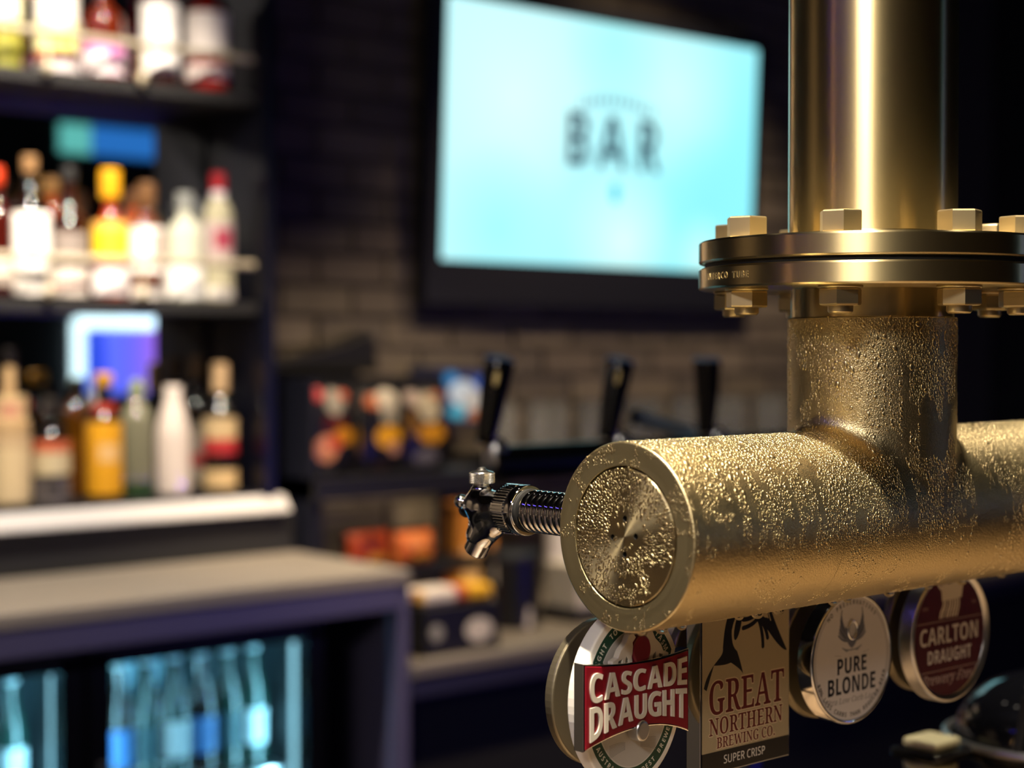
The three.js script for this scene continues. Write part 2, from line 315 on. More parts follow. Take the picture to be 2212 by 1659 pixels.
// condensation: beads of water on the pipe, the stub and the end face
{
  const bead = new THREE.SphereGeometry(1, 10, 7), mats = [];
  const grid = new Map(), key = (p) => Math.floor(p[0] / 0.004) + ',' + Math.floor(p[1] / 0.004) + ',' + Math.floor(p[2] / 0.004);
  const fits = (p, r) => {
    const [i, j, k] = p.map((v) => Math.floor(v / 0.004));
    for (let a = -1; a <= 1; a++) for (let b = -1; b <= 1; b++) for (let c = -1; c <= 1; c++) for (const q of grid.get((i + a) + ',' + (j + b) + ',' + (k + c)) ?? []) if (Math.hypot(p[0] - q[0], p[1] - q[1], p[2] - q[2]) < (r + q[3]) * 0.98) return false;
    const kk = key(p); if (!grid.has(kk)) grid.set(kk, []); grid.get(kk).push([...p, r]); return true;
  };
  const hash = (x, y, s) => { let h = Math.sin(x * 127.1 + y * 311.7 + s * 74.7) * 43758.5453; return h - Math.floor(h); };
  const vn = (x, y, s) => { const i = Math.floor(x), j = Math.floor(y), a = x - i, b = y - j, u = a * a * (3 - 2 * a), v = b * b * (3 - 2 * b); return (hash(i, j, s) * (1 - u) + hash(i + 1, j, s) * u) * (1 - v) + (hash(i, j + 1, s) * (1 - u) + hash(i + 1, j + 1, s) * u) * v; };
  const up = new THREE.Vector3(), nrm = new THREE.Vector3(), t1 = new THREE.Vector3(), t2 = new THREE.Vector3(), m4 = new THREE.Matrix4();
  const put = (p, n, r, flat, stretch, dir) => {
    nrm.set(...n).normalize(); t1.set(...dir).addScaledVector(nrm, -nrm.dot(t1.set(...dir))); if (t1.lengthSq() < 1e-6) t1.set(1, 0, 0).addScaledVector(nrm, -nrm.x); t1.normalize(); t2.crossVectors(nrm, t1);
    const a = rr(-0.5, 0.5), c = Math.cos(a), s = Math.sin(a), u = t1.clone().multiplyScalar(c).addScaledVector(t2, s), w = t2.clone().multiplyScalar(c).addScaledVector(t1, -s);
    m4.makeBasis(u.multiplyScalar(r * stretch), nrm.clone().multiplyScalar(r * flat), w.multiplyScalar(r / Math.sqrt(stretch))); m4.setPosition(...p); mats.push(m4.clone());
  };
  const e = 1e-5, grad = (p) => { const g = [0, 1, 2].map((k) => { const a = p.slice(), b = p.slice(); a[k] += e; b[k] -= e; return teeSdf(...a) - teeSdf(...b); }), l = Math.hypot(...g); return g.map((v) => v / l); };
  const onto = (p) => { for (let i = 0; i < 3; i++) { const d = teeSdf(...p), g = grad(p); p = p.map((v, k) => v - g[k] * d); } return p; };
  const size = () => 0.00042 + 0.0011 * Math.pow(rnd(), 3.2);
  const LEN = XR - XL;
  for (let i = 0; i < 150000; i++) {           // horizontal pipe, all round
    const x = XL - XT + 0.002 + rnd() * (LEN - 0.004), th = rnd() * Math.PI * 2, y = Math.cos(th), z = Math.sin(th);   // th 0 = top, z>0 = towards the camera
    if (z < -0.45 && y < 0.9) continue;
    const s = th * R, run = vn(x * 160, 3, 1);              // run-off lanes
    let dens = vn(x * 60, s * 60, 2) * 0.9 + vn(x * 190, s * 190, 3) * 0.5;
    const low = y < -0.15 ? 0.42 : y < 0.25 ? 0.1 : 0;
    dens -= low + (run > 0.72 && y < 0.7 ? 0.45 : 0);
    if (dens < (y > 0.2 ? (x > 0.055 ? 0.26 : 0.34) : 0.42)) continue;
    if (y > 0.72 && Math.abs(x) < R) continue;
    const r = size() * (dens > 0.85 ? 1.2 : 0.85) * (y > 0.3 ? 1.15 : 0.9), p0 = [x, y * R, z * R], p = onto(p0);
    if (Math.hypot(p[0] - p0[0], p[1] - p0[1], p[2] - p0[2]) > 0.03 || !fits(p, r)) continue;
    put(p, grad(p), r, rr(0.32, 0.46), rr(1.0, 1.5), [0, -1, 0.2]);
  }
  for (let i = 0; i < 42000; i++) {           // upright stub
    const th = rnd() * Math.PI * 2, y = 0.03 + rnd() * 0.0975, x = Math.cos(th), z = Math.sin(th);
    if (x * 0.8 - z * 0.6 > 0.35) continue;   // hidden side
    const s = th * R; let dens = vn(s * 70, y * 45, 5) * 0.8 + vn(s * 170, y * 60, 6) * 0.5 + (y - 0.075) * 5;
    if (vn(s * 130, 1, 7) > 0.6) dens -= 0.3;
    if (dens < 0.5) continue;
    const r = size() * (dens > 0.8 ? 1.35 : 0.9), p = onto([x * R, y, z * R]);
    if (!fits(p, r)) continue;
    put(p, grad(p), r, rr(0.36, 0.50), rr(1.0, 1.7), [0, -1, 0]);
  }
  for (let i = 0; i < 26000; i++) {           // end face
    const a = rnd() * Math.PI * 2, q = Math.sqrt(rnd()) * (R - 0.0012), y = Math.cos(a) * q, z = Math.sin(a) * q;
    if (Math.abs(q - 0.0405) < 0.0012 || q < 0.006 || (Math.abs(q - 0.0105) < 0.0022)) continue;
    const ring = q > 0.041; let dens = vn(y * 120 + 9, z * 120, 8) * 0.7 + vn(y * 330, z * 330, 9) * 0.5;
    if (ring) dens -= 0.30; else dens += (-z * 3 + y * 4) * 1.5 + 0.05 - (q < 0.016 ? 0.25 : 0);
    if (dens < 0.45) continue;
    const r = (0.0004 + 0.00085 * Math.pow(rnd(), 1.6)) * (ring ? 0.7 : 1), p = [XL - XT - (ring ? 0 : 0.0002), y, z];
    if (!fits(p, r * 1.15)) continue;
    put(p, [-1, 0, 0], r, rr(0.3, 0.45), rr(1.1, 1.9), ring ? [0, -1, 0] : [0, y, z]);
  }
  // pendant drops along the underside
  const hang = [];
  [[-0.222, 0.0022], [-0.205, 0.003], [-0.188, 0.0026], [-0.137, 0.0024], [-0.12, 0.0032], [-0.1, 0.003], [-0.045, 0.0028], [-0.03, 0.0024], [0.015, 0.003], [0.06, 0.0024], [0.1, 0.003], [0.15, 0.0026]].forEach(([x, r]) => hang.push([x, r]));
  const dew = new THREE.InstancedMesh(bead, M.brassBead, mats.length); mats.forEach((m, i) => dew.setMatrixAt(i, m));
  dew.name = 'condensation'; dew.userData = { kind: 'stuff', label: 'beads of condensed water' }; dew.castShadow = dew.receiveShadow = true; tower.add(dew);
  const drop = lathe([[0, -1.0], [0.45, -0.92], [0.8, -0.66], [0.97, -0.25], [1.0, 0.1], [0.95, 0.5], [0.9, 0.7], [0, 0.7]], 20);
  for (const [x, r] of hang) { const d = part('pendant_drop', drop, M.water, tower, [x, -R, 0.004]); d.scale.set(r * 1.25, r * 1.15, r * 1.25); }
  console.log('dew', mats.length);
}

// ------------------------------------------------------------------ chrome faucet on the bartender's side
{
  const FX = 0.70, FY = 1.397, FZ = -(MP + R);
  const t = thing('beer_faucet', 'chrome beer faucet with knurled collar sticking out behind the tower\'s end', 'faucet', [FX, FY, FZ]);
  // local axis: -z is outwards
  const along = (pts, n = 56) => { const g = lathe(pts, n); g.rotateX(-Math.PI / 2); return g; };   // profile y -> -z
  const ribs = [[0.0, -0.002], [0.0132, -0.002], [0.0132, 0.012]];
  for (let i = 0; i < 8; i++) { const y = 0.0125 + i * 0.0052; ribs.push([0.0126, y], [0.0136, y + 0.0008], [0.0136, y + 0.0034], [0.0126, y + 0.0042]); }
  ribs.push([0.0126, 0.0555], [0.0, 0.0555]);
  part('shank', along(ribs), M.chrome, t);
  part('washer', along([[0.0, 0.0550], [0.0136, 0.0550], [0.0140, 0.0560], [0.0136, 0.0572], [0, 0.0572]]), M.rubber, t);
  const collar = [along([[0.0, 0.0570], [0.0154, 0.0570], [0.0163, 0.0580], [0.0163, 0.0635], [0.0153, 0.0645], [0.0153, 0.0765], [0.0138, 0.0785], [0.0, 0.0785]])];
  for (let i = 0; i < 48; i++) { const a = (i / 48) * Math.PI * 2, g = box(0.0011, 0.0016, 0.0115); g.translate(0, 0.0156, -0.0708); g.rotateZ(a); collar.push(g); }
  part('knurled_collar', merge(collar), M.chrome, t);
  // body and spout, one casting
  const DZ = 0.008;
  const sd = (x, y, z) => {
    const p = [x, y, z + DZ];
    let d = capsule(p, [0, 0, -0.066], [0, 0.0003, -0.098], 0.0100, 0.0096);
    d = smin(d, capsule(p, [0, -0.003, -0.088], [0, -0.0185, -0.0995], 0.0096, 0.0080), 0.008);
    d = smin(d, capsule(p, [0, -0.0075, -0.0725], [0, -0.0120, -0.0835], 0.0068, 0.0072), 0.005);
    d = smin(d, capsule(p, [0, -0.0120, -0.0835], [0, -0.0225, -0.0965], 0.0072, 0.0076), 0.005);
    d = smin(d, capsule(p, [0, 0.004, -0.096], [0, 0.0105, -0.096], 0.0072, 0.0064), 0.004);
    d = smin(d, capsule(p, [0, 0.001, -0.100], [0, -0.001, -0.113], 0.0078, 0.0048), 0.006);
    return d;
  };
  part('faucet_body', sdfGeometry(sd, [0, -0.010, -0.098], 0.042, 96), M.chrome, t);
  const tip = lathe([[0.0080, 0], [0.0080, -0.0105], [0.0075, -0.0111], [0.0066, -0.0111], [0.0066, -0.004]], 40); tip.rotateX(0.62);
  part('spout_tip', tip, M.chrome, t, [0, -0.0215, -0.0962 - DZ]);
  const vent = lathe([[0.0036, 0], [0.0044, 0.001], [0.0036, 0.0018], [0, 0.0008]], 24); vent.rotateX(-Math.PI / 2 - 0.6);
  part('vent_hole', vent, M.rubber, t, [0, -0.0050, -0.1165 - DZ * 0.6]);
  const bead = new THREE.SphereGeometry(0.0046, 24, 16); part('pivot_ball', bead, M.chrome, t, [-0.002, 0.0015, -0.1180 - DZ * 0.6]);
  const lever = [lathe([[0, 0.009], [0.0068, 0.009], [0.0072, 0.0108], [0.0070, 0.0120], [0.0058, 0.0130], [0.0056, 0.0150]], 40)];
  part('lever_collar', lever[0], M.chrome, t, [0, 0, -0.096 - DZ]);
  const knob = [lathe([[0.0056, 0.0142], [0.0078, 0.0146], [0.0082, 0.0152], [0.0082, 0.0212], [0.0076, 0.0222], [0.0050, 0.0228], [0.0030, 0.0236], [0.0024, 0.0250], [0, 0.0256]], 48)];
  for (let i = 0; i < 44; i++) for (let j = 0; j < 6; j++) { const g = new THREE.OctahedronGeometry(0.00055); g.scale(1, 1.2, 1); g.translate(0.0082, 0.0154 + j * 0.0011, 0); g.rotateY(((i + (j % 2) / 2) / 44) * Math.PI * 2); knob.push(g); }
  part('knurled_nut', merge(knob), std({ color: lin(0.72, 0.71, 0.69), metalness: 1, roughness: 0.22 }), t, [0, 0, -0.096 - DZ]);
}

// ------------------------------------------------------------------ tap badges under the pipe
const MF = 0.705, BS = MF / 0.665;   // badge plane; badges were measured on a nearer plane and are this much larger
function ellipse(a, b, n = 72) { const s = new THREE.Shape(); for (let i = 0; i <= n; i++) { const t = (i / n) * Math.PI * 2; i ? s.lineTo(a * Math.cos(t), b * Math.sin(t)) : s.moveTo(a, 0); } return s; }
function extr(shape, depth, bevel = 0.001, seg = 3) { const g = new THREE.ExtrudeGeometry(shape, { depth: depth - 2 * bevel, bevelEnabled: bevel > 0, bevelThickness: bevel, bevelSize: bevel, bevelOffset: -bevel, bevelSegments: seg, curveSegments: 24 }); g.translate(0, 0, bevel); return g; }
function printed(shape, w, h, z) { const g = new THREE.ShapeGeometry(shape, 48), p = g.attributes.position, uv = g.attributes.uv; for (let i = 0; i < p.count; i++) uv.setXY(i, p.getX(i) / w + 0.5, p.getY(i) / h + 0.5); g.translate(0, 0, z); return g; }
function arcText(g, text, cx, cy, rx, ry, a0, a1, up) {   // letters along an ellipse, angles in degrees clockwise from the top
  const n = text.length;
  for (let i = 0; i < n; i++) {
    const a = THREE.MathUtils.degToRad(a0 + ((a1 - a0) * (i + 0.5)) / n), x = cx + rx * Math.sin(a), y = cy - ry * Math.cos(a), tx = rx * Math.cos(a), ty = ry * Math.sin(a);
    g.save(); g.translate(x, y); g.rotate(Math.atan2(ty, tx) + (up ? 0 : Math.PI)); g.fillText(text[i], 0, 0); g.restore();
  }
}
function fitText(g, text, cx, y, w, h, font, stroke) {   // text stretched to a box: centre, baseline, width, cap height
  g.save(); g.font = font.replace('SIZE', '200'); g.textAlign = 'center'; g.textBaseline = 'alphabetic';
  const m = g.measureText(text), capH = 200 * 0.714; g.translate(cx, y); g.scale(w / m.width, h / capH);
  if (stroke) { g.strokeStyle = stroke[0]; g.lineWidth = stroke[1] / Math.min(w / m.width, h / capH); g.lineJoin = 'round'; g.strokeText(text, 0, 0); }
  g.fillText(text, 0, 0); g.restore();
}
function hanger(t, yTop) {   // chrome arm up to the pipe and the round plate that faces the bartender
  part('hanger_arm', rbox(0.014, yTop + 0.012, 0.010, 0.004), M.chrome, t, [0, (yTop - 0.012) / 2, -0.0185]);
  part('rear_plate', extr(ellipse(0.041, 0.043), 0.007, 0.0015), std({ color: lin(0.30, 0.26, 0.18), metalness: 0.9, roughness: 0.4 }), t, [0, 0, -0.0305]);
}
const BADGE_Y = 1.2995;
{ // oval badge with the red ribbon
  const t = thing('tap_badge', 'oval white tap badge with a red raised ribbon across it, below the tower\'s end cap', 'tap badge', [0.673 * BS, CAM_Y - (CAM_Y - 1.3000) * BS, -MF]); t.scale.setScalar(BS);
  const a = 0.0415, b = 0.0515, W = 0.083, H = 0.103;
  part('badge_body', extr(ellipse(a, b), 0.011, 0.0015), std({ color: 0xe6e3dc, roughness: 0.4 }), t, [0, 0, -0.011]);
  const face = canvasTex(836, 1036, (g, w, h) => {
    const k = w / W, cx = w / 2, cy = h / 2;
    const el = (rx, ry, c) => { g.fillStyle = c; g.beginPath(); g.ellipse(cx, cy, rx * k, ry * k, 0, 0, 7); g.fill(); };
    el(0.0415, 0.0515, '#e8e6e0'); el(0.0372, 0.0470, '#16402e'); el(0.0300, 0.0396, '#c9c7c2'); el(0.0293, 0.0388, '#b4b1ac');
    g.fillStyle = '#d9d6cc'; g.textAlign = 'center'; g.textBaseline = 'middle'; g.font = 'bold 46px sans-serif';
    arcText(g, 'BROUGHT TO YOU FROM TASMANIA', cx, cy, 0.0336 * k, 0.0433 * k, -78, 78, true);
    g.font = 'bold 42px sans-serif'; arcText(g, 'AT AUSTRALIA\'S OLDEST BREWERY', cx, cy, 0.0336 * k, 0.0433 * k, 252, 108, false);
    // engraving lines beside the medallion
    g.strokeStyle = '#8d8a86'; g.lineWidth = 3; for (let i = 0; i < 9; i++) { g.beginPath(); g.moveTo(cx - 190, cy + 250 + i * 9); g.quadraticCurveTo(cx - 110, cy + 235 + i * 7, cx - 62, cy + 246 + i * 5); g.stroke(); g.beginPath(); g.moveTo(cx + 190, cy + 250 + i * 9); g.quadraticCurveTo(cx + 110, cy + 235 + i * 7, cx + 62, cy + 246 + i * 5); g.stroke(); }
  });
  part('printed_face', printed(ellipse(a - 0.0016, b - 0.0016), W, H, 0.0002), std({ map: face, roughness: 0.35 }), t);
  // ribbon, chrome edge behind a red enamel face
  const rib = (d) => { const s = new THREE.Shape(); s.moveTo(-0.0455 - d, 0.0255 + d); s.quadraticCurveTo(0, 0.0185 + d, 0.0375 + d, 0.0245 + d); s.lineTo(0.0375 + d, -0.0225 - d); s.quadraticCurveTo(0.004, -0.0065 - d, -0.0455 - d, -0.0215 - d); s.closePath(); return s; };
  part('ribbon_edge', extr(rib(0.0009), 0.008, 0.0006, 2), M.chrome, t, [0, 0, 0]);
  const red = part('ribbon', extr(rib(-0.0004), 0.0012, 0.0002, 1), std({ color: 0x7d0f1f, roughness: 0.28 }), t, [0, 0, 0.0074]);
  const glyphs = [];
  const line = (text, x0, x1, base, top) => {
    const gs = [], adv = []; let run = 0;
    for (const ch of text) { const g = new TextGeometry(ch, { font: sans, size: 1, depth: 0.0012, curveSegments: 5, bevelEnabled: false }); g.computeBoundingBox(); const w = g.boundingBox.max.x - g.boundingBox.min.x; g.translate(-g.boundingBox.min.x, 0, 0); gs.push([g, run]); run += w + 0.13; }
    run -= 0.13;
    for (const [g, r] of gs) { const p = g.attributes.position; for (let i = 0; i < p.count; i++) { const u = (p.getX(i) + r) / run, x = x0 + (x1 - x0) * u, v = p.getY(i); p.setXYZ(i, x, base(x) + (top(x) - base(x)) * v, p.getZ(i)); } g.computeVertexNormals(); glyphs.push(g); }
  };
  const topE = (x) => 0.0224 - 0.0030 * (1 - ((x + 0.004) / 0.041) ** 2), botE = (x) => -0.0190 + 0.0088 * (1 - ((x + 0.001) / 0.044) ** 2);
  const mid = (x) => topE(x) * 0.52 + botE(x) * 0.48;
  line('CASCADE', -0.0425, 0.0352, (x) => mid(x) + 0.0010, (x) => topE(x) - 0.0008);
  line('DRAUGHT', -0.0425, 0.0352, (x) => botE(x) + 0.0006, (x) => mid(x) - 0.0010);
  part('raised_lettering', merge(glyphs), std({ color: 0xcdc7ba, roughness: 0.4 }), t, [0, 0, 0.0084]);
  // two striped beasts holding a red shield
  const beast = (s) => { const q = [[-0.024, 0.0195], [-0.0225, 0.0245], [-0.0185, 0.0262], [-0.0165, 0.0300], [-0.0120, 0.0340], [-0.0095, 0.0385], [-0.0062, 0.0392], [-0.0040, 0.0362], [-0.0066, 0.0335], [-0.0060, 0.0300], [-0.0072, 0.0255], [-0.0062, 0.0205], [-0.0090, 0.0196], [-0.0098, 0.0240], [-0.0118, 0.0262], [-0.0128, 0.0205], [-0.0156, 0.0200], [-0.0150, 0.0248], [-0.0178, 0.0240], [-0.0196, 0.0196]], sh = new THREE.Shape(); q.forEach(([x, y], i) => (i ? sh.lineTo(s * x + 0.0005, y) : sh.moveTo(s * x + 0.0005, y))); return extr(sh, 0.0042, 0.0005, 2); };
  for (const s of [1, -1]) part('beast_relief', beast(s), std({ color: 0xb9b1a4, roughness: 0.35 }), t, [0, 0, 0.002]);
  part('shield', extr(ellipse(0.0072, 0.0086), 0.0050, 0.001, 3), std({ color: 0x6b1422, roughness: 0.3 }), t, [0.0008, 0.0285, 0.002]);
  part('medallion', extr(ellipse(0.0052, 0.0062), 0.009, 0.0014, 4), std({ color: lin(0.55, 0.54, 0.53), metalness: 0.9, roughness: 0.3 }), t, [-0.0010, -0.0170, 0.001]);
  hanger(t, 0.045);
}
{ // rectangular badge with the leaping marlin
  const t = thing('tap_badge', 'rectangular beige tap badge with a leaping black marlin and dark red lettering', 'tap badge', [0.7715 * BS, CAM_Y - (CAM_Y - 1.3030) * BS, -MF]); t.scale.setScalar(BS);
  const W = 0.0822, H = 0.117;
  const rect = (w, h) => { const s = new THREE.Shape(); s.moveTo(-w / 2, -h / 2); s.lineTo(w / 2, -h / 2); s.lineTo(w / 2, h / 2); s.lineTo(-w / 2, h / 2); s.closePath(); return s; };
  part('badge_body', extr(rect(W, H), 0.012, 0.0008, 2), M.chrome, t, [0, 0, -0.012]);
  const face = canvasTex(1024, 1456, (g, w, h) => {
    g.fillStyle = '#a89a7c'; g.fillRect(0, 0, w, h); g.fillStyle = '#0c0c0e'; g.fillRect(0, h * 0.885, w, h * 0.115);
    for (let i = 0; i < 9000; i++) { g.fillStyle = `rgba(${60 + rnd() * 90 | 0},${50 + rnd() * 80 | 0},${40 + rnd() * 60 | 0},0.10)`; g.fillRect(rnd() * w, rnd() * h * 0.885, 3, 3); }
    g.fillStyle = '#0d0c0b'; g.strokeStyle = '#0d0c0b'; g.lineCap = 'round'; g.lineJoin = 'round';
    // marlin: tail lower left, back arching up, bill pointing down right
    const poly = (pts) => { g.beginPath(); g.moveTo(pts[0], pts[1]); for (let i = 2; i < pts.length; i += 4) i + 3 < pts.length ? g.quadraticCurveTo(pts[i], pts[i + 1], pts[i + 2], pts[i + 3]) : g.lineTo(pts[i], pts[i + 1]); g.closePath(); g.fill(); };
    poly([30, 800, 60, 690, 190, 600, 250, 560, 240, 520, 250, 430, 262, 380, 300, 240, 380, 150, 480, 110, 600, 60, 740, 110, 800, 300, 870, 440, 985, 618, 960, 640, 830, 520, 700, 380, 640, 330, 560, 250, 470, 245, 380, 260, 340, 400, 335, 520, 400, 560, 440, 640, 470, 740, 440, 700, 330, 640, 270, 655, 140, 640, 60, 820]);
    g.fillStyle = '#a89a7c';
    poly([350, 500, 340, 330, 430, 220, 560, 190, 480, 270, 400, 330, 385, 420, 370, 470, 350, 500]);
    poly([600, 130, 690, 160, 730, 260, 800, 380, 700, 330, 640, 240, 600, 130]);
    g.strokeStyle = '#a89a7c'; g.lineWidth = 10; for (let i = 0; i < 6; i++) { g.beginPath(); g.moveTo(560 + i * 34, 120 + i * 18); g.quadraticCurveTo(600 + i * 30, 170 + i * 20, 640 + i * 30, 260 + i * 22); g.stroke(); }
    g.strokeStyle = '#0d0c0b'; g.lineWidth = 34;
    for (const [x0, y0, x1, y1, x2, y2] of [[620, 300, 560, 340, 470, 330], [640, 340, 570, 390, 470, 395], [640, 330, 700, 440, 700, 560], [680, 360, 740, 430, 755, 500]]) { g.beginPath(); g.moveTo(x0, y0); g.quadraticCurveTo(x1, y1, x2, y2); g.stroke(); }
    g.fillStyle = '#0d0c0b'; g.beginPath(); g.ellipse(410, 370, 34, 110, 0.3, 0, 7); g.fill();
    const edge = ['#cdbb9d', 12];
    g.fillStyle = '#5d1215'; fitText(g, 'GREAT', w * 0.505, 1010, 880, 250, 'bold SIZEpx serif', edge);
    fitText(g, 'NORTHERN', w * 0.50, 1165, 850, 128, 'bold SIZEpx serif', edge);
    fitText(g, 'BREWING CO.', w * 0.50, 1268, 680, 82, 'bold SIZEpx serif', edge);
    g.fillStyle = '#e8e6e0'; fitText(g, 'SUPER CRISP', w * 0.48, 1392, 480, 62, 'SIZEpx sans-serif');
  });
  part('printed_face', printed(rect(W - 0.002, H - 0.002), W, H, 0.0003), std({ map: face, roughness: 0.3 }), t);
  hanger(t, 0.045);
}
{ // round white badge
  const t = thing('tap_badge', 'round white tap badge with navy lettering and a winged emblem in a chrome rim', 'tap badge', [0.8765 * BS, CAM_Y - (CAM_Y - 1.2978) * BS, -MF]); t.scale.setScalar(BS);
  const r = 0.0428, W = 0.0856;
  part('chrome_rim', sharpLatheZ([[[r - 0.0006, -0.0115], [r, -0.0108]], [[r, -0.0108], [r, -0.0006], [r - 0.0004, 0.0004], [r - 0.0012, 0.0008], [r - 0.0022, 0.0004]], [[r - 0.0022, 0.0004], [r - 0.0024, -0.0006]], [[0, -0.0115], [r - 0.0006, -0.0115]]]), M.chrome, t);
  const face = canvasTex(1024, 1024, (g, w, h) => {
    g.fillStyle = '#d3d0d2'; g.fillRect(0, 0, w, h); const c = 512;
    g.strokeStyle = '#8f8e94'; g.lineWidth = 4; g.beginPath(); g.arc(c, c, 474, 0, 7); g.stroke(); g.beginPath(); g.arc(c, c, 448, 0, 7); g.stroke();
    for (let i = 0; i < 190; i++) { const a = (i / 190) * Math.PI * 2; if (Math.abs(Math.sin(a)) > 0.72) continue; g.fillStyle = '#a6a5aa'; g.beginPath(); g.arc(c + 461 * Math.cos(a), c + 461 * Math.sin(a), 6, 0, 7); g.fill(); }
    g.fillStyle = '#2b2b34'; g.textAlign = 'center'; g.textBaseline = 'middle'; g.font = 'bold 50px sans-serif';
    g.save(); g.fillStyle = '#d3d0d2'; for (const q of [-1, 1]) { g.beginPath(); g.arc(c, c, 461, q < 0 ? -2.25 : 0.75, q < 0 ? -0.9 : 2.4); g.lineWidth = 44; g.strokeStyle = '#d3d0d2'; g.stroke(); } g.restore();
    arcText(g, 'NO PRESERVATIVES', c, c, 440, 440, -44, 44, true);
    arcText(g, '80% LESS CARBS THAN REGULAR BEER', c, c, 440, 440, 250, 108, false);
    // wings
    for (const s of [-1, 1]) for (let i = 0; i < 9; i++) { g.strokeStyle = ['#5e6270', '#777b88', '#4c505e'][i % 3]; g.lineWidth = 15 - i * 0.6; g.lineCap = 'round'; g.beginPath(); g.moveTo(c + s * (40 + i * 3), 372 - i * 6); g.quadraticCurveTo(c + s * (120 + i * 4), 372 - i * 24, c + s * (168 - i * 6 + (i > 4 ? 6 : 0)), 318 - i * 24); g.stroke(); }
    g.fillStyle = '#6c7080'; g.beginPath(); g.moveTo(c - 88, 250); g.quadraticCurveTo(c - 80, 400, c, 430); g.quadraticCurveTo(c + 80, 400, c + 88, 250); g.quadraticCurveTo(c, 330, c - 88, 250); g.fill();
    for (let i = 0; i < 5; i++) { g.strokeStyle = '#8a8e99'; g.lineWidth = 9; g.beginPath(); g.moveTo(c - 120 + i * 12, 420 + i * 8); g.quadraticCurveTo(c, 470 - i * 10, c + 120 - i * 12, 420 + i * 8); g.stroke(); }
    g.fillStyle = '#c3c3c8'; g.beginPath(); g.ellipse(c, 290, 56, 72, 0, 0, 7); g.fill(); g.strokeStyle = '#32343d'; g.lineWidth = 12; g.stroke();
    g.fillStyle = '#12131f'; fitText(g, 'PURE', c, 622, 390, 122, 'bold SIZEpx sans-serif', ['#c4c4ca', 8]); fitText(g, 'BLONDE', c, 778, 620, 128, 'bold SIZEpx sans-serif', ['#c4c4ca', 8]);
    g.font = 'italic 60px serif'; g.fillStyle = '#77777e'; g.textBaseline = 'alphabetic'; g.save(); g.translate(c, 852); g.scale(1.12, 1); g.fillText('Ultra Low Carb Lager', 0, 0); g.restore();
    g.strokeStyle = '#8c8c92'; g.lineWidth = 3; for (const s of [-1, 1]) { g.beginPath(); g.moveTo(c + s * 140, 480); g.lineTo(c + s * 215, 468); g.stroke(); g.font = '26px sans-serif'; }
  });
  part('printed_face', printed(ellipse(r - 0.0023, r - 0.0023), W, W, -0.0004), std({ map: face, roughness: 0.3 }), t);
  part('emblem_ring', new THREE.TorusGeometry(0.0053, 0.0007, 10, 40), M.chrome, t, [0, 0.0186, 0.0002]).scale.set(0.9, 1.12, 1);
  hanger(t, 0.046);
}
{ // round maroon badge
  const t = thing('tap_badge', 'round maroon tap badge with white lettering and horses in a silver rim', 'tap badge', [0.9885 * BS, CAM_Y - (CAM_Y - 1.3005) * BS, -MF]); t.scale.setScalar(BS);
  const r = 0.0472, W = 0.0944;
  part('silver_rim', sharpLatheZ([[[r - 0.002, -0.012], [r, -0.010]], [[r, -0.010], [r, -0.001], [r - 0.0008, 0.0004], [r - 0.002, 0.0008]], [[r - 0.002, 0.0008], [r - 0.0048, -0.0008], [r - 0.0052, -0.0022]], [[0, -0.012], [r - 0.002, -0.012]]]), M.satinSteel, t);
  const face = canvasTex(1024, 1024, (g, w, h) => {
    const c = 512; g.fillStyle = '#4a171b'; g.fillRect(0, 0, w, h);
    g.fillStyle = '#d8cdb9'; g.strokeStyle = '#d8cdb9';
    // horses side by side
    const body = (x, y) => { g.beginPath(); g.moveTo(x - 70, y); g.quadraticCurveTo(x - 110, y - 20, x - 130, y - 60); g.quadraticCurveTo(x - 100, y - 60, x - 70, y - 30); g.quadraticCurveTo(x, y - 60, x + 60, y - 30); g.quadraticCurveTo(x + 80, y - 100, x + 120, y - 130); g.lineTo(x + 150, y - 80); g.lineTo(x + 130, y - 60); g.quadraticCurveTo(x + 110, y, x + 100, y + 70); g.lineTo(x - 60, y + 80); g.closePath(); g.fill(); };
    for (const dx of [-40, 10, 55]) body(c + dx, 170);
    g.lineWidth = 20; g.lineCap = 'round'; for (const x of [-118, -82, -30, 6, 48, 84, 124]) { g.beginPath(); g.moveTo(c + x * 0.8 + 10, 230); g.quadraticCurveTo(c + x * 0.8 + 28, 290, c + x * 0.9 - 6, 330); g.lineTo(c + x * 0.9 - 20, 372); g.stroke(); }
    g.lineWidth = 3; for (const y of [400, 770]) { g.beginPath(); g.moveTo(y === 400 ? 70 : 130, y); g.lineTo(y === 400 ? 950 : 890, y); g.stroke(); }
    g.font = '28px sans-serif'; g.textAlign = 'center'; g.fillStyle = '#b3a293'; g.fillText('SINCE', 200, 300); g.fillText('1864', 830, 300);
    g.fillStyle = '#cfc9c4'; fitText(g, 'CARLTON', c, 570, 780, 130, 'bold SIZEpx sans-serif'); fitText(g, 'DRAUGHT', c, 712, 580, 98, 'bold SIZEpx sans-serif');
    g.strokeStyle = '#b9a8a2'; g.fillStyle = '#b9a8a2'; g.save(); g.translate(c, 868); g.transform(1, 0, -0.25, 1, 0, 0); g.font = 'italic 104px serif'; g.fillText('Brewery Fresh', 0, 0); g.restore();
  });
  part('printed_face', printed(ellipse(r - 0.0048, r - 0.0048), W, W, -0.0016), std({ map: face, roughness: 0.35 }), t);
  hanger(t, 0.046);
}
function sharpLatheZ(segs) { const g = sharpLathe(segs, 120); g.rotateX(Math.PI / 2); return g; }

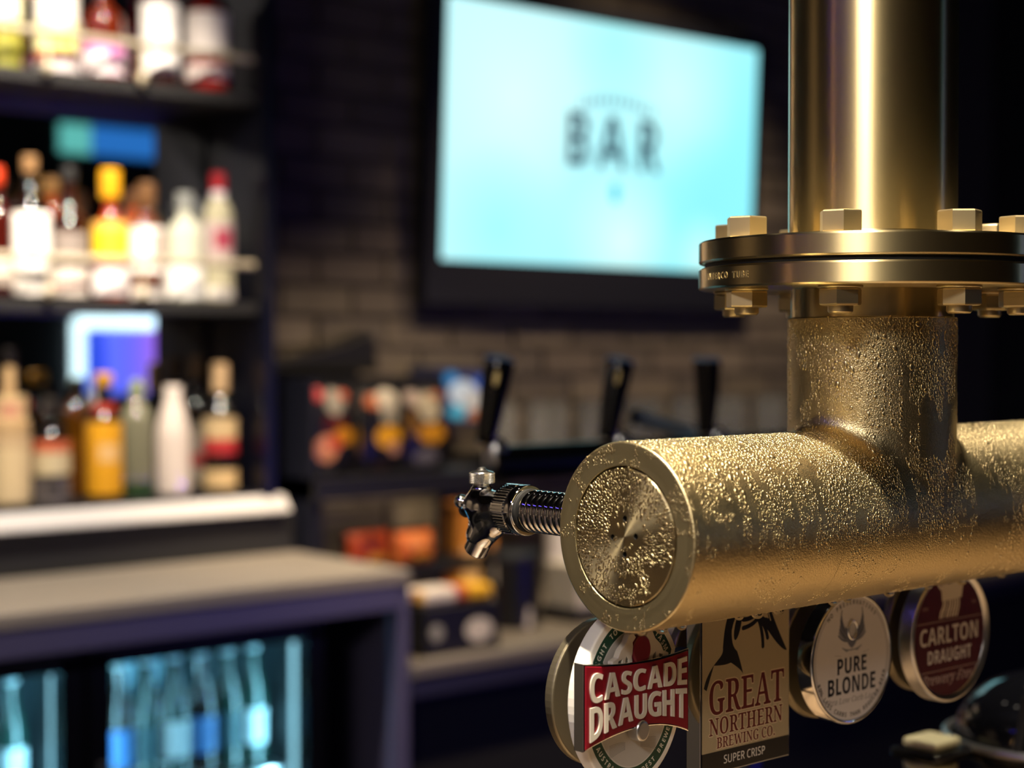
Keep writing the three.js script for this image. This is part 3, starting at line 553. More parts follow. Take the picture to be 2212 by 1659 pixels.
// ------------------------------------------------------------------ steel tap rail with black handles, out of focus behind the tower
{
  const m = 1.516, t = thing('tap_rail', 'steel tap rail standing behind the brass tower', 'tap rail', [1.75, 0, -m]);
  const rail = cyl(0.021, 0.021, 0.96, 32); rail.rotateZ(Math.PI / 2);
  part('rail_pipe', rail, std({ color: 0x17181a, metalness: 0.6, roughness: 0.35 }), t, [0.02, 1.362, 0]);
  part('post', cyl(0.024, 0.024, 1.362, 32), M.satinSteel, t, [0.0, 0.681, 0]);
  part('base_plate', lathe([[0, 0.012], [0.07, 0.012], [0.074, 0.008], [0.075, 0]], 40), M.satinSteel, t, [0.0, 0, 0]);
  const e0 = survey(1372, 900, 1.56), e1 = survey(1486, 934, 1.56), v0 = new THREE.Vector3(e0.x - 1.75, e0.y, m - 1.56), v1 = new THREE.Vector3(e1.x - 1.75, e1.y, m - 1.56), pale = std({ color: 0x9aa8bc, metalness: 0.3, roughness: 0.35 });
  part('steel_arm', new THREE.TubeGeometry(new THREE.LineCurve3(v0, v1), 4, 0.011, 20), pale, t);
  part('arm_end', new THREE.SphereGeometry(0.0112, 20, 14), pale, t, v1.toArray());
  part('arm_foot', cyl(0.006, 0.006, 0.06, 16), pale, t, [v1.x, v1.y - 0.03, v1.z]);
  for (const x of [-0.45, -0.24, -0.055]) part('tap_body', moved(lathe([[0.012, 0], [0.016, 0.01], [0.016, 0.03], [0.010, 0.04]], 24), 0, 0, 0), M.satinSteel, t, [x, 1.352, 0]);
  [[1040, 1008, 1080, 772, 'black tap handle, leftmost of the three out-of-focus ones'], [1310, 948, 1340, 775, 'black tap handle between the other two, above the brass end cap'], [1525, 940, 1527, 772, 'black upright tap handle nearest the brass riser']].forEach(([x0, y0, x1, y1, label], i) => {
    const a = survey(x0, y0, m), b = survey(x1, y1, m), lean = Math.atan2(b.x - a.x, b.y - a.y), y = 1.385, f = (y - a.y) / (b.y - a.y), bx = a.x + (b.x - a.x) * f, L = Math.hypot(b.x - bx, b.y - y);
    const h = part('tap_handle', lathe([[0.0, 0], [0.011, 0], [0.013, 0.006], [0.0125, L * 0.12], [0.0155, L * 0.45], [0.0185, L * 0.86], [0.0185, L * 0.93], [0.0175, L * 0.95]], 36), M.blackGloss, t, [bx - 1.75, y, 0], [0, 0, -lean]);
    h.userData.label = label; if (i < 2) part('gold_emblem', extr(ellipse(0.0032, 0.010, 32), 0.003, 0.001, 2), std({ color: lin(0.6, 0.45, 0.18), metalness: 0.9, roughness: 0.35 }), h, [-0.0110, L * 0.74, 0.0128], [0, -0.72, 0]); part('cap', lathe([[0.0175, L * 0.95], [0.0188, L * 0.955], [0.0186, L * 0.99], [0.015, L], [0, L]], 36), std({ color: 0x5d7ba0, roughness: 0.3 }), h);
  });
}

// ------------------------------------------------------------------ television
{
  const tl = survey(968, -10, 3.5), br = survey(1613, 607, 3.5), w = 1.27, h = 0.712;
  const t = thing('television', 'wall-hung television showing a cyan screen with the word BAR', 'television', [3.448, 1.738, -3.515]);
  t.rotation.x = 0.045;
  part('casing', rbox(w + 0.085, h + 0.172, 0.05, 0.008), M.navy, t, [-0.003, h / 2 - 0.036, -0.027]);
  const scr = canvasTex(1280, 740, (g, W, H) => {
    const grad = g.createLinearGradient(0, 0, W * 0.7, H); grad.addColorStop(0, '#c6fbff'); grad.addColorStop(0.45, '#bdf7fb'); grad.addColorStop(1, '#8ff0fb'); g.fillStyle = grad; g.fillRect(0, 0, W, H);
    for (const [x, y, r, c] of [[250, 260, 330, '#d4fffb'], [200, 640, 260, '#a0f4fb'], [900, 180, 300, '#c8fdfb'], [700, 660, 260, '#d6fffb'], [1080, 520, 240, '#8cecfb'], [1050, 700, 160, '#c6fffb'], [640, 60, 220, '#a6f5f7']]) { const q = g.createRadialGradient(x, y, 0, x, y, r); q.addColorStop(0, c); q.addColorStop(1, c + '00'); g.fillStyle = q; g.fillRect(0, 0, W, H); }
    g.fillStyle = '#213a4e'; fitText(g, 'B', 498, 440, 112, 160, 'bold SIZEpx sans-serif'); fitText(g, 'A', 640, 440, 122, 160, 'bold SIZEpx sans-serif'); fitText(g, 'R', 792, 440, 112, 160, 'bold SIZEpx sans-serif');
    g.strokeStyle = '#4c7f92'; g.lineWidth = 7;   // small arched line of marks above the word, too soft to read
    for (let i = 0; i < 11; i++) { const x = 512 + i * 29, y = 232 + ((i - 5) ** 2) * 0.9; g.beginPath(); g.moveTo(x - 7, y + 13); g.lineTo(x, y - 12); g.lineTo(x + 7, y + 13); g.stroke(); }
    g.fillStyle = '#4fcfe0'; g.beginPath(); g.ellipse(660, 512, 20, 32, 0, 0, 7); g.fill();
  });
  part('screen', new THREE.PlaneGeometry(w, h), std({ color: 0x050505, emissive: 0xffffff, emissiveMap: scr, emissiveIntensity: 1.15, roughness: 0.4 }), t, [0.004, h / 2 + 0.004, -0.0005]);
  part('wall_bracket', box(0.3, 0.3, 0.03), M.black, t, [0, h / 2, -0.062]);
  areaLight('television_glow', 0x9ff2ff, 0.25, w, h, [3.448, 1.715 + h / 2, -3.44], [3.448, 1.2, 0]);
}

// ------------------------------------------------------------------ back bar: counter, shelves, mirror
const SHX = 2.06, MS = 3.2, MB = 3.44;   // right end, front plane and mirror plane of the shelf unit
const CTOP = 1.035, CF = 2.76, LTOP = 0.832;
{
  const t = thing('back_counter', 'long back counter with a beige stone top below the bottle shelves', 'counter', [0, 0, 0]);
  const stone = canvasTex(512, 256, (g, w, h) => { g.fillStyle = '#867e72'; g.fillRect(0, 0, w, h); for (let i = 0; i < 2600; i++) { const v = 110 + rnd() * 60; g.fillStyle = `rgba(${v},${v * 0.92},${v * 0.8},0.16)`; g.fillRect(rnd() * w, rnd() * h, 30 + rnd() * 90, 1 + rnd() * 2); } });
  stone.wrapS = stone.wrapT = THREE.RepeatWrapping;
  part('stone_top', rbox(2.13 + 1.6, 0.03, 3.58 - CF, 0.004), std({ map: stone, roughness: 0.5 }), t, [(2.13 - 1.6) / 2, CTOP - 0.015, -(CF + 3.58) / 2]);
  part('front_edge', box(2.10 + 1.6, 0.05, 0.012), std({ color: 0x4e4a62, roughness: 0.4 }), t, [(2.10 - 1.6) / 2, CTOP - 0.055, -CF - 0.008]);
  const ep = thing('counter_end_panel', 'upright violet grey panel closing the right end of the back counter', 'panel', [2.116, 0, -(CF + 3.58) / 2]);
  part('end_board', rbox(0.028, CTOP - 0.031, 3.58 - CF - 0.01, 0.003), std({ color: 0x524e68, roughness: 0.5 }), ep, [0, (CTOP - 0.031) / 2, 0]);
  part('kick_strip', box(0.03, 0.06, 3.58 - CF - 0.012), M.black, ep, [0.0, 0.03, 0]);
  const low = thing('low_counter', 'lower grey work counter stepping down to the right of the back counter', 'counter', [0, 0, 0]);
  part('work_top', rbox(4.98 - 2.135, 0.03, 3.58 - CF, 0.004), std({ color: 0x6e675d, roughness: 0.45 }), low, [(4.98 + 2.135) / 2, LTOP - 0.015, -(CF + 3.58) / 2]);
  part('front_edge', box(4.98 - 2.135, 0.04, 0.014), std({ color: 0x232234, roughness: 0.5 }), low, [(4.98 + 2.135) / 2, LTOP - 0.052, -CF - 0.01]);
  part('cabinet_front', box(4.98 - 2.135, LTOP - 0.07, 0.02), M.blackMatte, low, [(4.98 + 2.135) / 2, (LTOP - 0.07) / 2, -CF - 0.06]);
}
const SHELF_Y = [1.172, 1.603, 2.074, 2.56], SHELF_X0 = 0.2;
{
  const t = thing('bottle_shelves', 'black back bar shelf unit with a mirrored back and brass bottle rails', 'shelves', [0, 0, 0]);
  const cx = (SHX + SHELF_X0) / 2, w = SHX - SHELF_X0, d = MB + 0.03 - MS;
  part('mirror_panel', box(w - 0.05, 1.5, 0.012), M.mirror, t, [cx, 1.90, -MB - 0.006]);
  part('back_board', box(w, 1.62, 0.02), M.black, t, [cx, 1.86, -MB - 0.024]);
  for (const x of [SHX, SHELF_X0]) part('side_panel', box(0.028, 1.66, d + 0.02), std({ color: 0x0d0f1c, roughness: 0.35 }), t, [x, 1.845 + 0.02, -(MS + MB + 0.03) / 2]);
  part('plinth', box(w - 0.036, 0.075, d), M.charcoal, t, [cx, CTOP + 0.0375, -(MS + MB + 0.03) / 2]);
  part('plinth_lip', box(w + 0.06, 0.092, 0.02), M.charcoal, t, [cx + 0.03, CTOP + 0.046, -MS + 0.002]);
  part('lower_shelf', box(w - 0.036, 0.02, d), M.black, t, [cx, SHELF_Y[0] - 0.01, -(MS + MB + 0.03) / 2]);
  // white sloping ledge along the front of the lowest row, lit by the downlights
  const ls = new THREE.Shape(); ls.moveTo(0.012, -0.018); ls.lineTo(-0.034, -0.018); ls.lineTo(-0.034, -0.012); ls.lineTo(-0.004, 0.018); ls.lineTo(0.012, 0.018); ls.closePath();
  const lg = extr(ls, w + 0.04, 0.002, 2); lg.rotateY(Math.PI / 2);
  part('white_ledge', lg, std({ color: 0xd2cec8, roughness: 0.5 }), t, [cx - w / 2, SHELF_Y[0] - 0.024, -MS]);
  for (let i = 1; i < 4; i++) part('shelf', box(w - 0.036, 0.024, d - 0.02), M.charcoal, t, [cx, SHELF_Y[i] - 0.012, -(MS + MB) / 2 - 0.015]);
  for (const y of [SHELF_Y[1] + 0.084, SHELF_Y[2] + 0.073]) {
    const brass = std({ color: lin(0.62, 0.54, 0.38), metalness: 0.5, roughness: 0.45 });
    const bar = cyl(0.0085, 0.0085, w - 0.09, 20); bar.rotateZ(Math.PI / 2);
    const rail = part('bottle_rail', bar, brass, t, [cx, y, -MS + 0.012]);
    for (let k = 0; k < 8; k++) part('rail_post', merge([moved(cyl(0.004, 0.004, 0.085, 12), 0, -0.042, 0), moved(new THREE.SphereGeometry(0.012, 16, 12), 0, -0.07, 0)]), brass, rail, [SHX - 0.32 - k * 0.215 - cx, 0, 0]);
  }
}

// ------------------------------------------------------------------ bottles
const glassMats = new Map();
function glassMat(hex, clear) { const k = hex + '/' + clear; if (!glassMats.has(k)) glassMats.set(k, clear ? phys({ color: hex, roughness: 0.05, transmission: clear, thickness: 0, specularIntensity: 1 }) : phys({ color: hex, roughness: 0.08, clearcoat: 0.6 })); return glassMats.get(k); }
const labelTex = new Map();
function labelMat(bands) {   // bands: [[from, to, css], ...] from the top, 0..1
  const k = JSON.stringify(bands);
  if (!labelTex.has(k)) labelTex.set(k, std({ roughness: 0.55, map: canvasTex(128, 128, (g, w, h) => { for (const [a, b, c, l, r] of bands) { g.fillStyle = c; g.fillRect((l ?? 0) * w, a * h, ((r ?? 1) - (l ?? 0)) * w, (b - a) * h); } }) }));
  return labelTex.get(k);
}
function bottle(name, label, px, row, m, o) {
  const y0 = SHELF_Y[row], p = survey(px, 0, m), r = o.r ?? 0.038, H = o.h ?? 0.28, sh = (o.shoulder ?? 0.6) * H, nr = o.neck ?? 0.013, capH = o.capH ?? 0.035, st = o.slope ?? 0.25;
  const t = thing(name, label, 'bottle', [p.x, y0, -m], ['bottles on the lowest back bar shelf', 'bottles on the middle back bar shelf', 'bottles on the top back bar shelf'][row]);
  t.rotation.y = -0.45 + (o.turn ?? 0);
  const neck0 = sh + st * H * 0.6, top = H - capH;
  part('glass_body', lathe([[0, 0.002], [r * 0.86, 0.002], [r * 0.97, 0.006], [r, 0.014], [r, sh], [r * 0.94, sh + (neck0 - sh) * 0.3], [(r + nr) * 0.5, sh + (neck0 - sh) * 0.66], [nr * 1.08, neck0], [nr, neck0 + (top - neck0) * 0.5], [nr, top]], 40), o.clear ? glassMat(o.glass, o.clear) : glassMat(o.glass), t);
  part('cap', lathe([[nr * 0.9, top - 0.002], [o.capR ?? nr * 1.25, top], [o.capR ?? nr * 1.25, H - 0.004], [(o.capR ?? nr * 1.25) * 0.85, H], [0, H]], 28), std({ color: o.cap ?? 0x111111, roughness: 0.4 }), t);
  for (const [a, b, bands, r2] of o.labels ?? []) {
    const g = new THREE.CylinderGeometry((r2 ?? r) + 0.0008, (r2 ?? r) + 0.0008, (b - a) * H, 32, 1, true, -1.7, 3.4);
    part('paper_label', g, labelMat(bands), t, [0, ((a + b) / 2) * H, 0]);
  }
  if (o.liquid) part('liquid', lathe([[0, 0.006], [r * 0.93, 0.006], [r * 0.93, sh * (o.fill ?? 0.8)], [0, sh * (o.fill ?? 0.8)]], 32), phys({ color: o.liquid, roughness: 0.2, clearcoat: 0.4 }), t);
  return t;
}
const W1 = '#f3efe6';
// middle shelf
bottle('spirit_bottle', 'dark bottle with a red cap at the left edge of the middle shelf', -12, 1, 3.27, { glass: 0x3a0d08, cap: 0xc23a14, h: 0.27, r: 0.036, labels: [[0.1, 0.35, [[0, 1, '#d8c8b4']]]] });
bottle('spirit_bottle', 'dark bottle with a large white label and dark cap on the middle shelf', 62, 1, 3.28, { glass: 0x140a06, cap: 0x8c6a44, h: 0.300, r: 0.0415, shoulder: 0.62, labels: [[0.20, 0.60, [[0, 1, W1], [0.1, 0.7, '#d9c9ae', 0.45, 0.62]]], [0.03, 0.14, [[0, 1, '#d8d2c8']]]] });
bottle('spirit_bottle', 'dark bottle with a grey label on the middle shelf', 147, 1, 3.28, { glass: 0x2a0f08, cap: 0x222222, h: 0.285, r: 0.0395, shoulder: 0.55, labels: [[0.30, 0.50, [[0, 1, '#8d8178'], [0.3, 0.5, '#6a5f58']]], [0.03, 0.24, [[0, 1, '#cfc4b6'], [0.55, 0.68, '#8c3a30']]]] });
bottle('liqueur_bottle', 'amber bottle with a bright yellow label and yellow cap on the middle shelf', 236, 1, 3.28, { glass: 0x8a2c06, cap: 0xe0a416, capR: 0.022, capH: 0.062, h: 0.285, r: 0.038, shoulder: 0.52, labels: [[0.33, 0.60, [[0, 1, '#f3c81e'], [0, 0.25, '#e9b052']]], [0.05, 0.24, [[0, 1, '#f4ece8']]]] });
bottle('spirit_bottle', 'brown bottle with a white label on the middle shelf', 315, 1, 3.28, { glass: 0x55240a, cap: 0x6b4a2a, capR: 0.02, capH: 0.05, h: 0.262, r: 0.0365, shoulder: 0.58, labels: [[0.24, 0.62, [[0, 1, W1], [0.1, 0.9, '#c9b0a4', 0.55, 0.85]]], [0.03, 0.12, [[0, 1, '#e2dace']]]] });
bottle('gin_bottle', 'pale clear bottle with rounded shoulders on the middle shelf', 397, 1, 3.28, { glass: 0xe3e4cf, clear: 0.35, cap: 0x8a8d88, h: 0.245, r: 0.043, shoulder: 0.62, neck: 0.015, labels: [[0.04, 0.34, [[0, 1, '#f7f4ea']]]] });
bottle('gin_bottle', 'pale bottle with a red cap and white neck on the middle shelf', 470, 1, 3.28, { glass: 0xd9d2b0, clear: 0.35, cap: 0x9c1824, capR: 0.0165, capH: 0.045, h: 0.295, r: 0.034, shoulder: 0.66, neck: 0.0155, labels: [[0.78, 0.86, [[0, 1, '#dcd6de']], 0.0158], [0.34, 0.62, [[0, 1, '#b9a6a2'], [0.2, 0.75, '#a03048', 0.4, 0.75]]], [0.03, 0.12, [[0, 1, '#efe9dc']]]] });
bottle('spirit_bottle', 'amber bottle in the second row of the middle shelf behind the grey label', 110, 1, 3.392, { glass: 0x7c3208, cap: 0x7c5a30, h: 0.27, r: 0.036, labels: [[0.2, 0.5, [[0, 1, '#c8b89a']]]] });
bottle('spirit_bottle', 'orange brown bottle in the second row of the middle shelf beside the yellow cap', 285, 1, 3.392, { glass: 0x8a3a06, cap: 0x5c3a1c, h: 0.255, r: 0.037, labels: [[0.2, 0.5, [[0, 1, '#d2b894']]]] });
bottle('gin_bottle', 'clear bottle in the second row of the middle shelf between the two pale ones', 430, 1, 3.392, { glass: 0xb4b6a8, clear: 0.4, cap: 0x55585a, h: 0.24, r: 0.035 });
// top shelf
bottle('liqueur_bottle', 'pale yellow bottle at the left end of the top shelf', 8, 2, 3.28, { glass: 0xa9a444, clear: 0.2, cap: 0xcfc7a0, h: 0.30, r: 0.036, shoulder: 0.7, labels: [[0.34, 0.75, [[0, 1, '#f6f2c8']]], [0.02, 0.2, [[0, 1, '#8c8a2c']]]] });
bottle('spirit_bottle', 'orange bottle with a white and yellow label on the top shelf', 122, 2, 3.28, { glass: 0xb03a08, cap: 0x30100a, h: 0.31, r: 0.045, shoulder: 0.68, labels: [[0.16, 0.60, [[0, 1, '#f7f3e8'], [0.55, 1, '#f4edb0'], [0.7, 0.95, '#ead84e', 0.4, 0.75]]], [0.02, 0.09, [[0, 1, '#d8d0d0']]]] });
bottle('liqueur_bottle', 'dark amber bottle with a pink and white label on the top shelf', 224, 2, 3.28, { glass: 0x5a1c08, cap: 0xc07a20, h: 0.26, r: 0.044, shoulder: 0.5, labels: [[0.05, 0.34, [[0, 1, '#efd8e4'], [0, 0.5, '#cf7cb8'], [0.4, 1, '#f6f0f2', 0.1, 0.55]]]] });
bottle('spirit_bottle', 'dark bottle with a tall white label on the top shelf', 345, 2, 3.28, { glass: 0x2a0a08, cap: 0x141012, h: 0.30, r: 0.0415, shoulder: 0.66, labels: [[0.10, 0.62, [[0, 1, '#fbf7f2']]]] });
bottle('spirit_bottle', 'red bottle with a white label at the right end of the top shelf', 447, 2, 3.28, { glass: 0x8c120a, cap: 0x5a0f0c, h: 0.29, r: 0.0475, shoulder: 0.60, labels: [[0.26, 0.62, [[0, 1, '#f5ece6']]], [0.10, 0.20, [[0, 1, '#f4e6e0']]]] });
// lowest row
bottle('cream_liqueur_bottle', 'cream coloured bottle at the left edge of the lowest row', 14, 0, 3.28, { glass: 0xcaa878, cap: 0x1a1512, h: 0.33, r: 0.043, shoulder: 0.5, labels: [[0.03, 0.46, [[0, 1, '#e9cf9c'], [0, 0.2, '#d8b98a']]], [0.52, 0.70, [[0, 1, '#e6c690'], [0.25, 0.75, '#d89878', 0.35, 0.7]], 0.034]] });
bottle('liqueur_bottle', 'short dark bottle with an orange and cream label in the lowest row', 105, 0, 3.28, { glass: 0x0d0b0a, cap: 0x26221c, h: 0.225, r: 0.039, shoulder: 0.62, labels: [[0.28, 0.60, [[0, 1, '#d8c79c'], [0, 0.35, '#cf6a44']]], [0.02, 0.24, [[0, 1, '#6c6460'], [0.2, 0.6, '#2c2624', 0.4, 0.65]]]] });
bottle('liqueur_bottle', 'slim amber bottle behind the yellow one in the lowest row', 158, 0, 3.38, { glass: 0x5c3606, cap: 0x241408, h: 0.25, r: 0.026, shoulder: 0.72 });
bottle('liqueur_bottle', 'black bottle with a tall yellow label and red neck band in the lowest row', 220, 0, 3.28, { glass: 0x120c08, cap: 0xc8900f, capR: 0.02, capH: 0.026, h: 0.275, r: 0.0385, shoulder: 0.60, labels: [[0.05, 0.62, [[0, 1, '#eaa714'], [0.3, 0.55, '#eec079', 0.4, 0.75]]], [0.68, 0.76, [[0, 1, '#b23018']], 0.026]] });
bottle('gin_bottle', 'grey green clear bottle with a dark green base in the lowest row', 291, 0, 3.30, { glass: 0x8c8a70, clear: 0.3, cap: 0x8f9a6a, h: 0.26, r: 0.036, shoulder: 0.66, labels: [[0.01, 0.13, [[0, 1, '#1e3c16']]]] });
bottle('liqueur_bottle', 'milk white bottle with a tapering neck in the lowest row', 370, 0, 3.27, { glass: 0xe6d8ca, cap: 0xe9dccf, h: 0.245, r: 0.0385, shoulder: 0.52, slope: 0.6, neck: 0.017, capR: 0.019, labels: [[0.32, 0.40, [[0, 1, '#c07a30', 0.5, 0.62]]]].slice(1) });
bottle('wine_bottle', 'dark bottle with a foil neck half hidden behind the white one in the lowest row', 420, 0, 3.39, { glass: 0x14100c, cap: 0x6e5638, capH: 0.05, h: 0.31, r: 0.036, labels: [[0.05, 0.50, [[0, 1, '#7c7468'], [0.5, 0.7, '#8e2020']]]] });
bottle('wine_bottle', 'dark bottle with a cream label, red band and pale neck foil in the lowest row', 472, 0, 3.29, { glass: 0x12100e, cap: 0xc9aa80, capH: 0.065, capR: 0.0185, h: 0.295, r: 0.038, shoulder: 0.58, labels: [[0.30, 0.58, [[0, 1, '#cdb384'], [0.58, 1, '#b02a2c']]], [0.04, 0.18, [[0, 1, '#dcbc84']]]] });

// ------------------------------------------------------------------ glass door fridges under the back counter
{
  const doors = [[0.91, 1.34, 'black under-counter fridge at the left edge with a blue-lit glass door', 'left'], [1.436, 1.868, 'black under-counter fridge with a wide blue-lit glass door full of bottles', 'right']];
  for (const [xa, xb, label, side] of doors) {
    const cx = (xa + xb) / 2, w = xb - xa, top = 0.92, t = thing('bar_fridge', label, 'fridge', [cx, 0, -2.80]), W = w + 0.085, H = 0.930;
    const inner = std({ color: 0x9fb9c4, roughness: 0.5 });
    part('back_panel', box(W, H, 0.02), inner, t, [0, H / 2 + 0.02, -0.52]);
    for (const s of [-1, 1]) part('side_panel', box(0.018, H, 0.52), M.black, t, [s * (W / 2 - 0.009), H / 2 + 0.02, -0.27]);
    part('top_panel', box(W, 0.02, 0.52), M.black, t, [0, H + 0.01, -0.27]); part('bottom_panel', box(W, 0.06, 0.52), M.black, t, [0, 0.03, -0.27]);
    const fr = part('door', merge([moved(box(W - 0.004, H - top + 0.02, 0.04), 0, (top + H + 0.02) / 2, 0), moved(box(W - 0.004, 0.12, 0.04), 0, 0.10, 0), moved(box(0.041, H - 0.04, 0.04), -(w / 2 + 0.0205), H / 2 + 0.03, 0), moved(box(0.041, H - 0.04, 0.04), w / 2 + 0.0205, H / 2 + 0.03, 0)]), M.blackGloss, t, [0, 0, 0.02]);
    part('glass_pane', box(w, top - 0.16, 0.004), M.pane, fr, [0, (top + 0.16) / 2, 0]);
    part('door_handle', rbox(0.016, 0.25, 0.02, 0.005), M.black, fr, [-(w / 2 + 0.02), 0.62, 0.03]);
    for (const y of [0.632, 0.30]) part('wire_shelf', box(W - 0.04, 0.012, 0.42), M.satinSteel, t, [0, y, -0.28]);
    for (const q of [-1, 1]) {
      part('led_diffuser', box(0.008, 0.72, 0.016), glow(0x9fe8ff, 1.2), t, [q * (W / 2 - 0.026), 0.54, -0.03]);
      areaLight('fridge_led_lamp', 0x92e2ff, 80, 0.016, 0.72, [cx + q * (W / 2 - 0.034), 0.54, -2.832], [cx - q * 0.05, 0.54, -3.08]);
    }
    part('led_diffuser', box(w - 0.05, 0.006, 0.02), glow(0x9fe8ff, 1), t, [0, top + 0.006, -0.42]);
    areaLight('fridge_led_lamp', 0x84dcff, 60, w - 0.05, 0.02, [cx, top - 0.002, -3.22], [cx, 0.4, -3.28]);
    const body = lathe([[0, 0.001], [0.026, 0.001], [0.029, 0.006], [0.029, 0.125], [0.024, 0.150], [0.0135, 0.180], [0.0125, 0.216]], 28), crown = lathe([[0.0125, 0.212], [0.0145, 0.214], [0.0140, 0.222], [0, 0.224]], 20), band = new THREE.CylinderGeometry(0.0294, 0.0294, 0.065, 28, 1, true);
    const green = phys({ color: 0x1c3a34, roughness: 0.08, clearcoat: 1 }), brown = phys({ color: 0x1c130c, roughness: 0.08, clearcoat: 1 }), lab = [std({ color: 0xb8c6c8, roughness: 0.4 }), std({ color: 0x3d6fa8, roughness: 0.4 }), std({ color: 0x2a4a50, roughness: 0.4 })];
    for (let row = 0; row < 2; row++) for (let k = 0; k < 7; k++) {
      const px = xa + 0.046 + k * 0.0605 + (row ? 0.03 : 0), kind = (k + row) % 3;
      if (px > xb - 0.02 || px < 1.22) continue;   // the left fridge shows only its right part
      const b = thing('beer_bottle', `${ORD[(row ? 5 : 6) - k]} beer bottle from the right in the ${row ? 'rear' : 'front'} row of the ${side} blue-lit fridge`, 'bottle', [px, 0.6385, -2.80 - 0.13 - row * 0.075], `beer bottles in the ${side} fridge`);
      part('glass_body', body, kind === 1 ? brown : green, b); b.scale.set(1, 1.12, 1); part('crown_cap', crown, lab[0], b); part('paper_label', band, lab[kind], b, [0, 0.075, 0]);
    }
  }
}

// ------------------------------------------------------------------ things on and above the low counter
{
  const t = thing('snack_stand', 'black two-tier snack stand in front of the brick wall', 'stand', [2.407, LTOP, -3.22]);
  for (const [x, z] of [[-0.25, 0.08], [0.25, 0.08], [-0.25, -0.1], [0.25, -0.1]]) part('upright', box(0.016, z < 0 ? 0.60 : 0.36, 0.016), M.black, t, [x, (z < 0 ? 0.60 : 0.36) / 2, z]);
  part('tier', box(0.54, 0.05, 0.22), M.black, t, [0, 0.345, -0.01]); part('tier', box(0.54, 0.02, 0.22), M.black, t, [0, 0.135, -0.01]);
  part('back_panel', box(0.52, 0.24, 0.008), M.black, t, [0, 0.48, -0.1]);
  part('side_panel', box(0.008, 0.60, 0.19), M.navy, t, [-0.266, 0.30, -0.01]);
  const bag = (pxa, pxb, pya, pyb, label, draw, group = 'snack bags on the stand', tierY, m = 3.20) => {
    const a = survey(pxa, pyb, m), b = survey(pxb, pya, m), w = b.x - a.x, h = b.y - a.y;
    const g = new THREE.BoxGeometry(w, h, 0.05, 10, 14, 2), p = g.attributes.position;
    for (let i = 0; i < p.count; i++) { const u = p.getX(i) / (w / 2), v = p.getY(i) / (h / 2), f = Math.max(0.04, Math.max(0, 1 - v * v) ** 0.5 * (1 - 0.5 * u ** 4)); p.setZ(i, p.getZ(i) * f + 0.002 * Math.sin(9 * u + 5 * v)); p.setX(i, p.getX(i) * (0.94 + 0.06 * v * v)); }
    g.computeVertexNormals();
    const y = tierY ?? a.y, t2 = thing('snack_bag', label, 'snack bag', [(a.x + b.x) / 2, y, -m], group);
    part('foil_bag', g, std({ map: canvasTex(128, 192, draw), roughness: 0.35, metalness: 0.1 }), t2, [0, h / 2, 0], [-0.06, 0, 0]);
  };
  const blob = (g, x, y, rx, ry, c) => { g.fillStyle = c; g.beginPath(); g.ellipse(x, y, rx, ry, 0, 0, 7); g.fill(); };
  const topY = LTOP + 0.372;
  bag(656, 760, 838, 1032, 'black snack bag with red and orange print, leftmost on the stand', (g, w, h) => { g.fillStyle = '#15131a'; g.fillRect(0, 0, w, h); blob(g, 30, 14, 18, 16, '#a8262c'); blob(g, 72, 34, 26, 30, '#8f897c'); blob(g, 100, 18, 14, 12, '#b0553c'); blob(g, 70, 80, 34, 18, '#4a1410'); blob(g, 92, 108, 30, 20, '#b87a1c'); blob(g, 44, 134, 32, 30, '#d08a60'); blob(g, 66, 122, 18, 14, '#b8371c'); blob(g, 48, 178, 24, 10, '#55555a'); }, undefined, topY);
  bag(770, 862, 838, 1022, 'black snack bag with a yellow patch in the middle of the stand', (g, w, h) => { g.fillStyle = '#131218'; g.fillRect(0, 0, w, h); blob(g, 40, 30, 26, 18, '#b0623c'); blob(g, 84, 28, 36, 28, '#bdb5a4'); blob(g, 86, 62, 30, 20, '#8a8578'); blob(g, 80, 112, 44, 26, '#d69a1e'); blob(g, 98, 138, 20, 16, '#b08070'); blob(g, 60, 180, 30, 10, '#4c3434'); }, undefined, topY);
  bag(864, 958, 838, 1014, 'black snack bag with a gold patch, rightmost on the stand', (g, w, h) => { g.fillStyle = '#15141a'; g.fillRect(0, 0, w, h); blob(g, 30, 22, 22, 20, '#9a8a80'); blob(g, 72, 44, 34, 36, '#a49c86'); blob(g, 100, 14, 20, 10, '#8c5230'); blob(g, 20, 80, 16, 30, '#6a4a18'); blob(g, 78, 106, 46, 24, '#b9811c'); blob(g, 60, 164, 36, 20, '#6f6c74'); }, undefined, topY);
  const lowY = LTOP + 0.147;
  const org = (c1, c2) => (g, w, h) => { g.fillStyle = c1; g.fillRect(0, 0, w, h); blob(g, w / 2, h * 0.3, 40, 30, c2); blob(g, w * 0.6, h * 0.75, 30, 26, '#e0a040'); };
  bag(745, 838, 1105, 1196, 'orange red snack bag on the lower tier of the stand', org('#9a3a16', '#5a1c14'), 'orange snack bags on the lower tier', lowY, 3.17);
  bag(850, 930, 1120, 1200, 'bright orange snack bag on the lower tier, right of the red one', org('#c4622a', '#d98a50'), 'orange snack bags on the lower tier', lowY, 3.16);
}
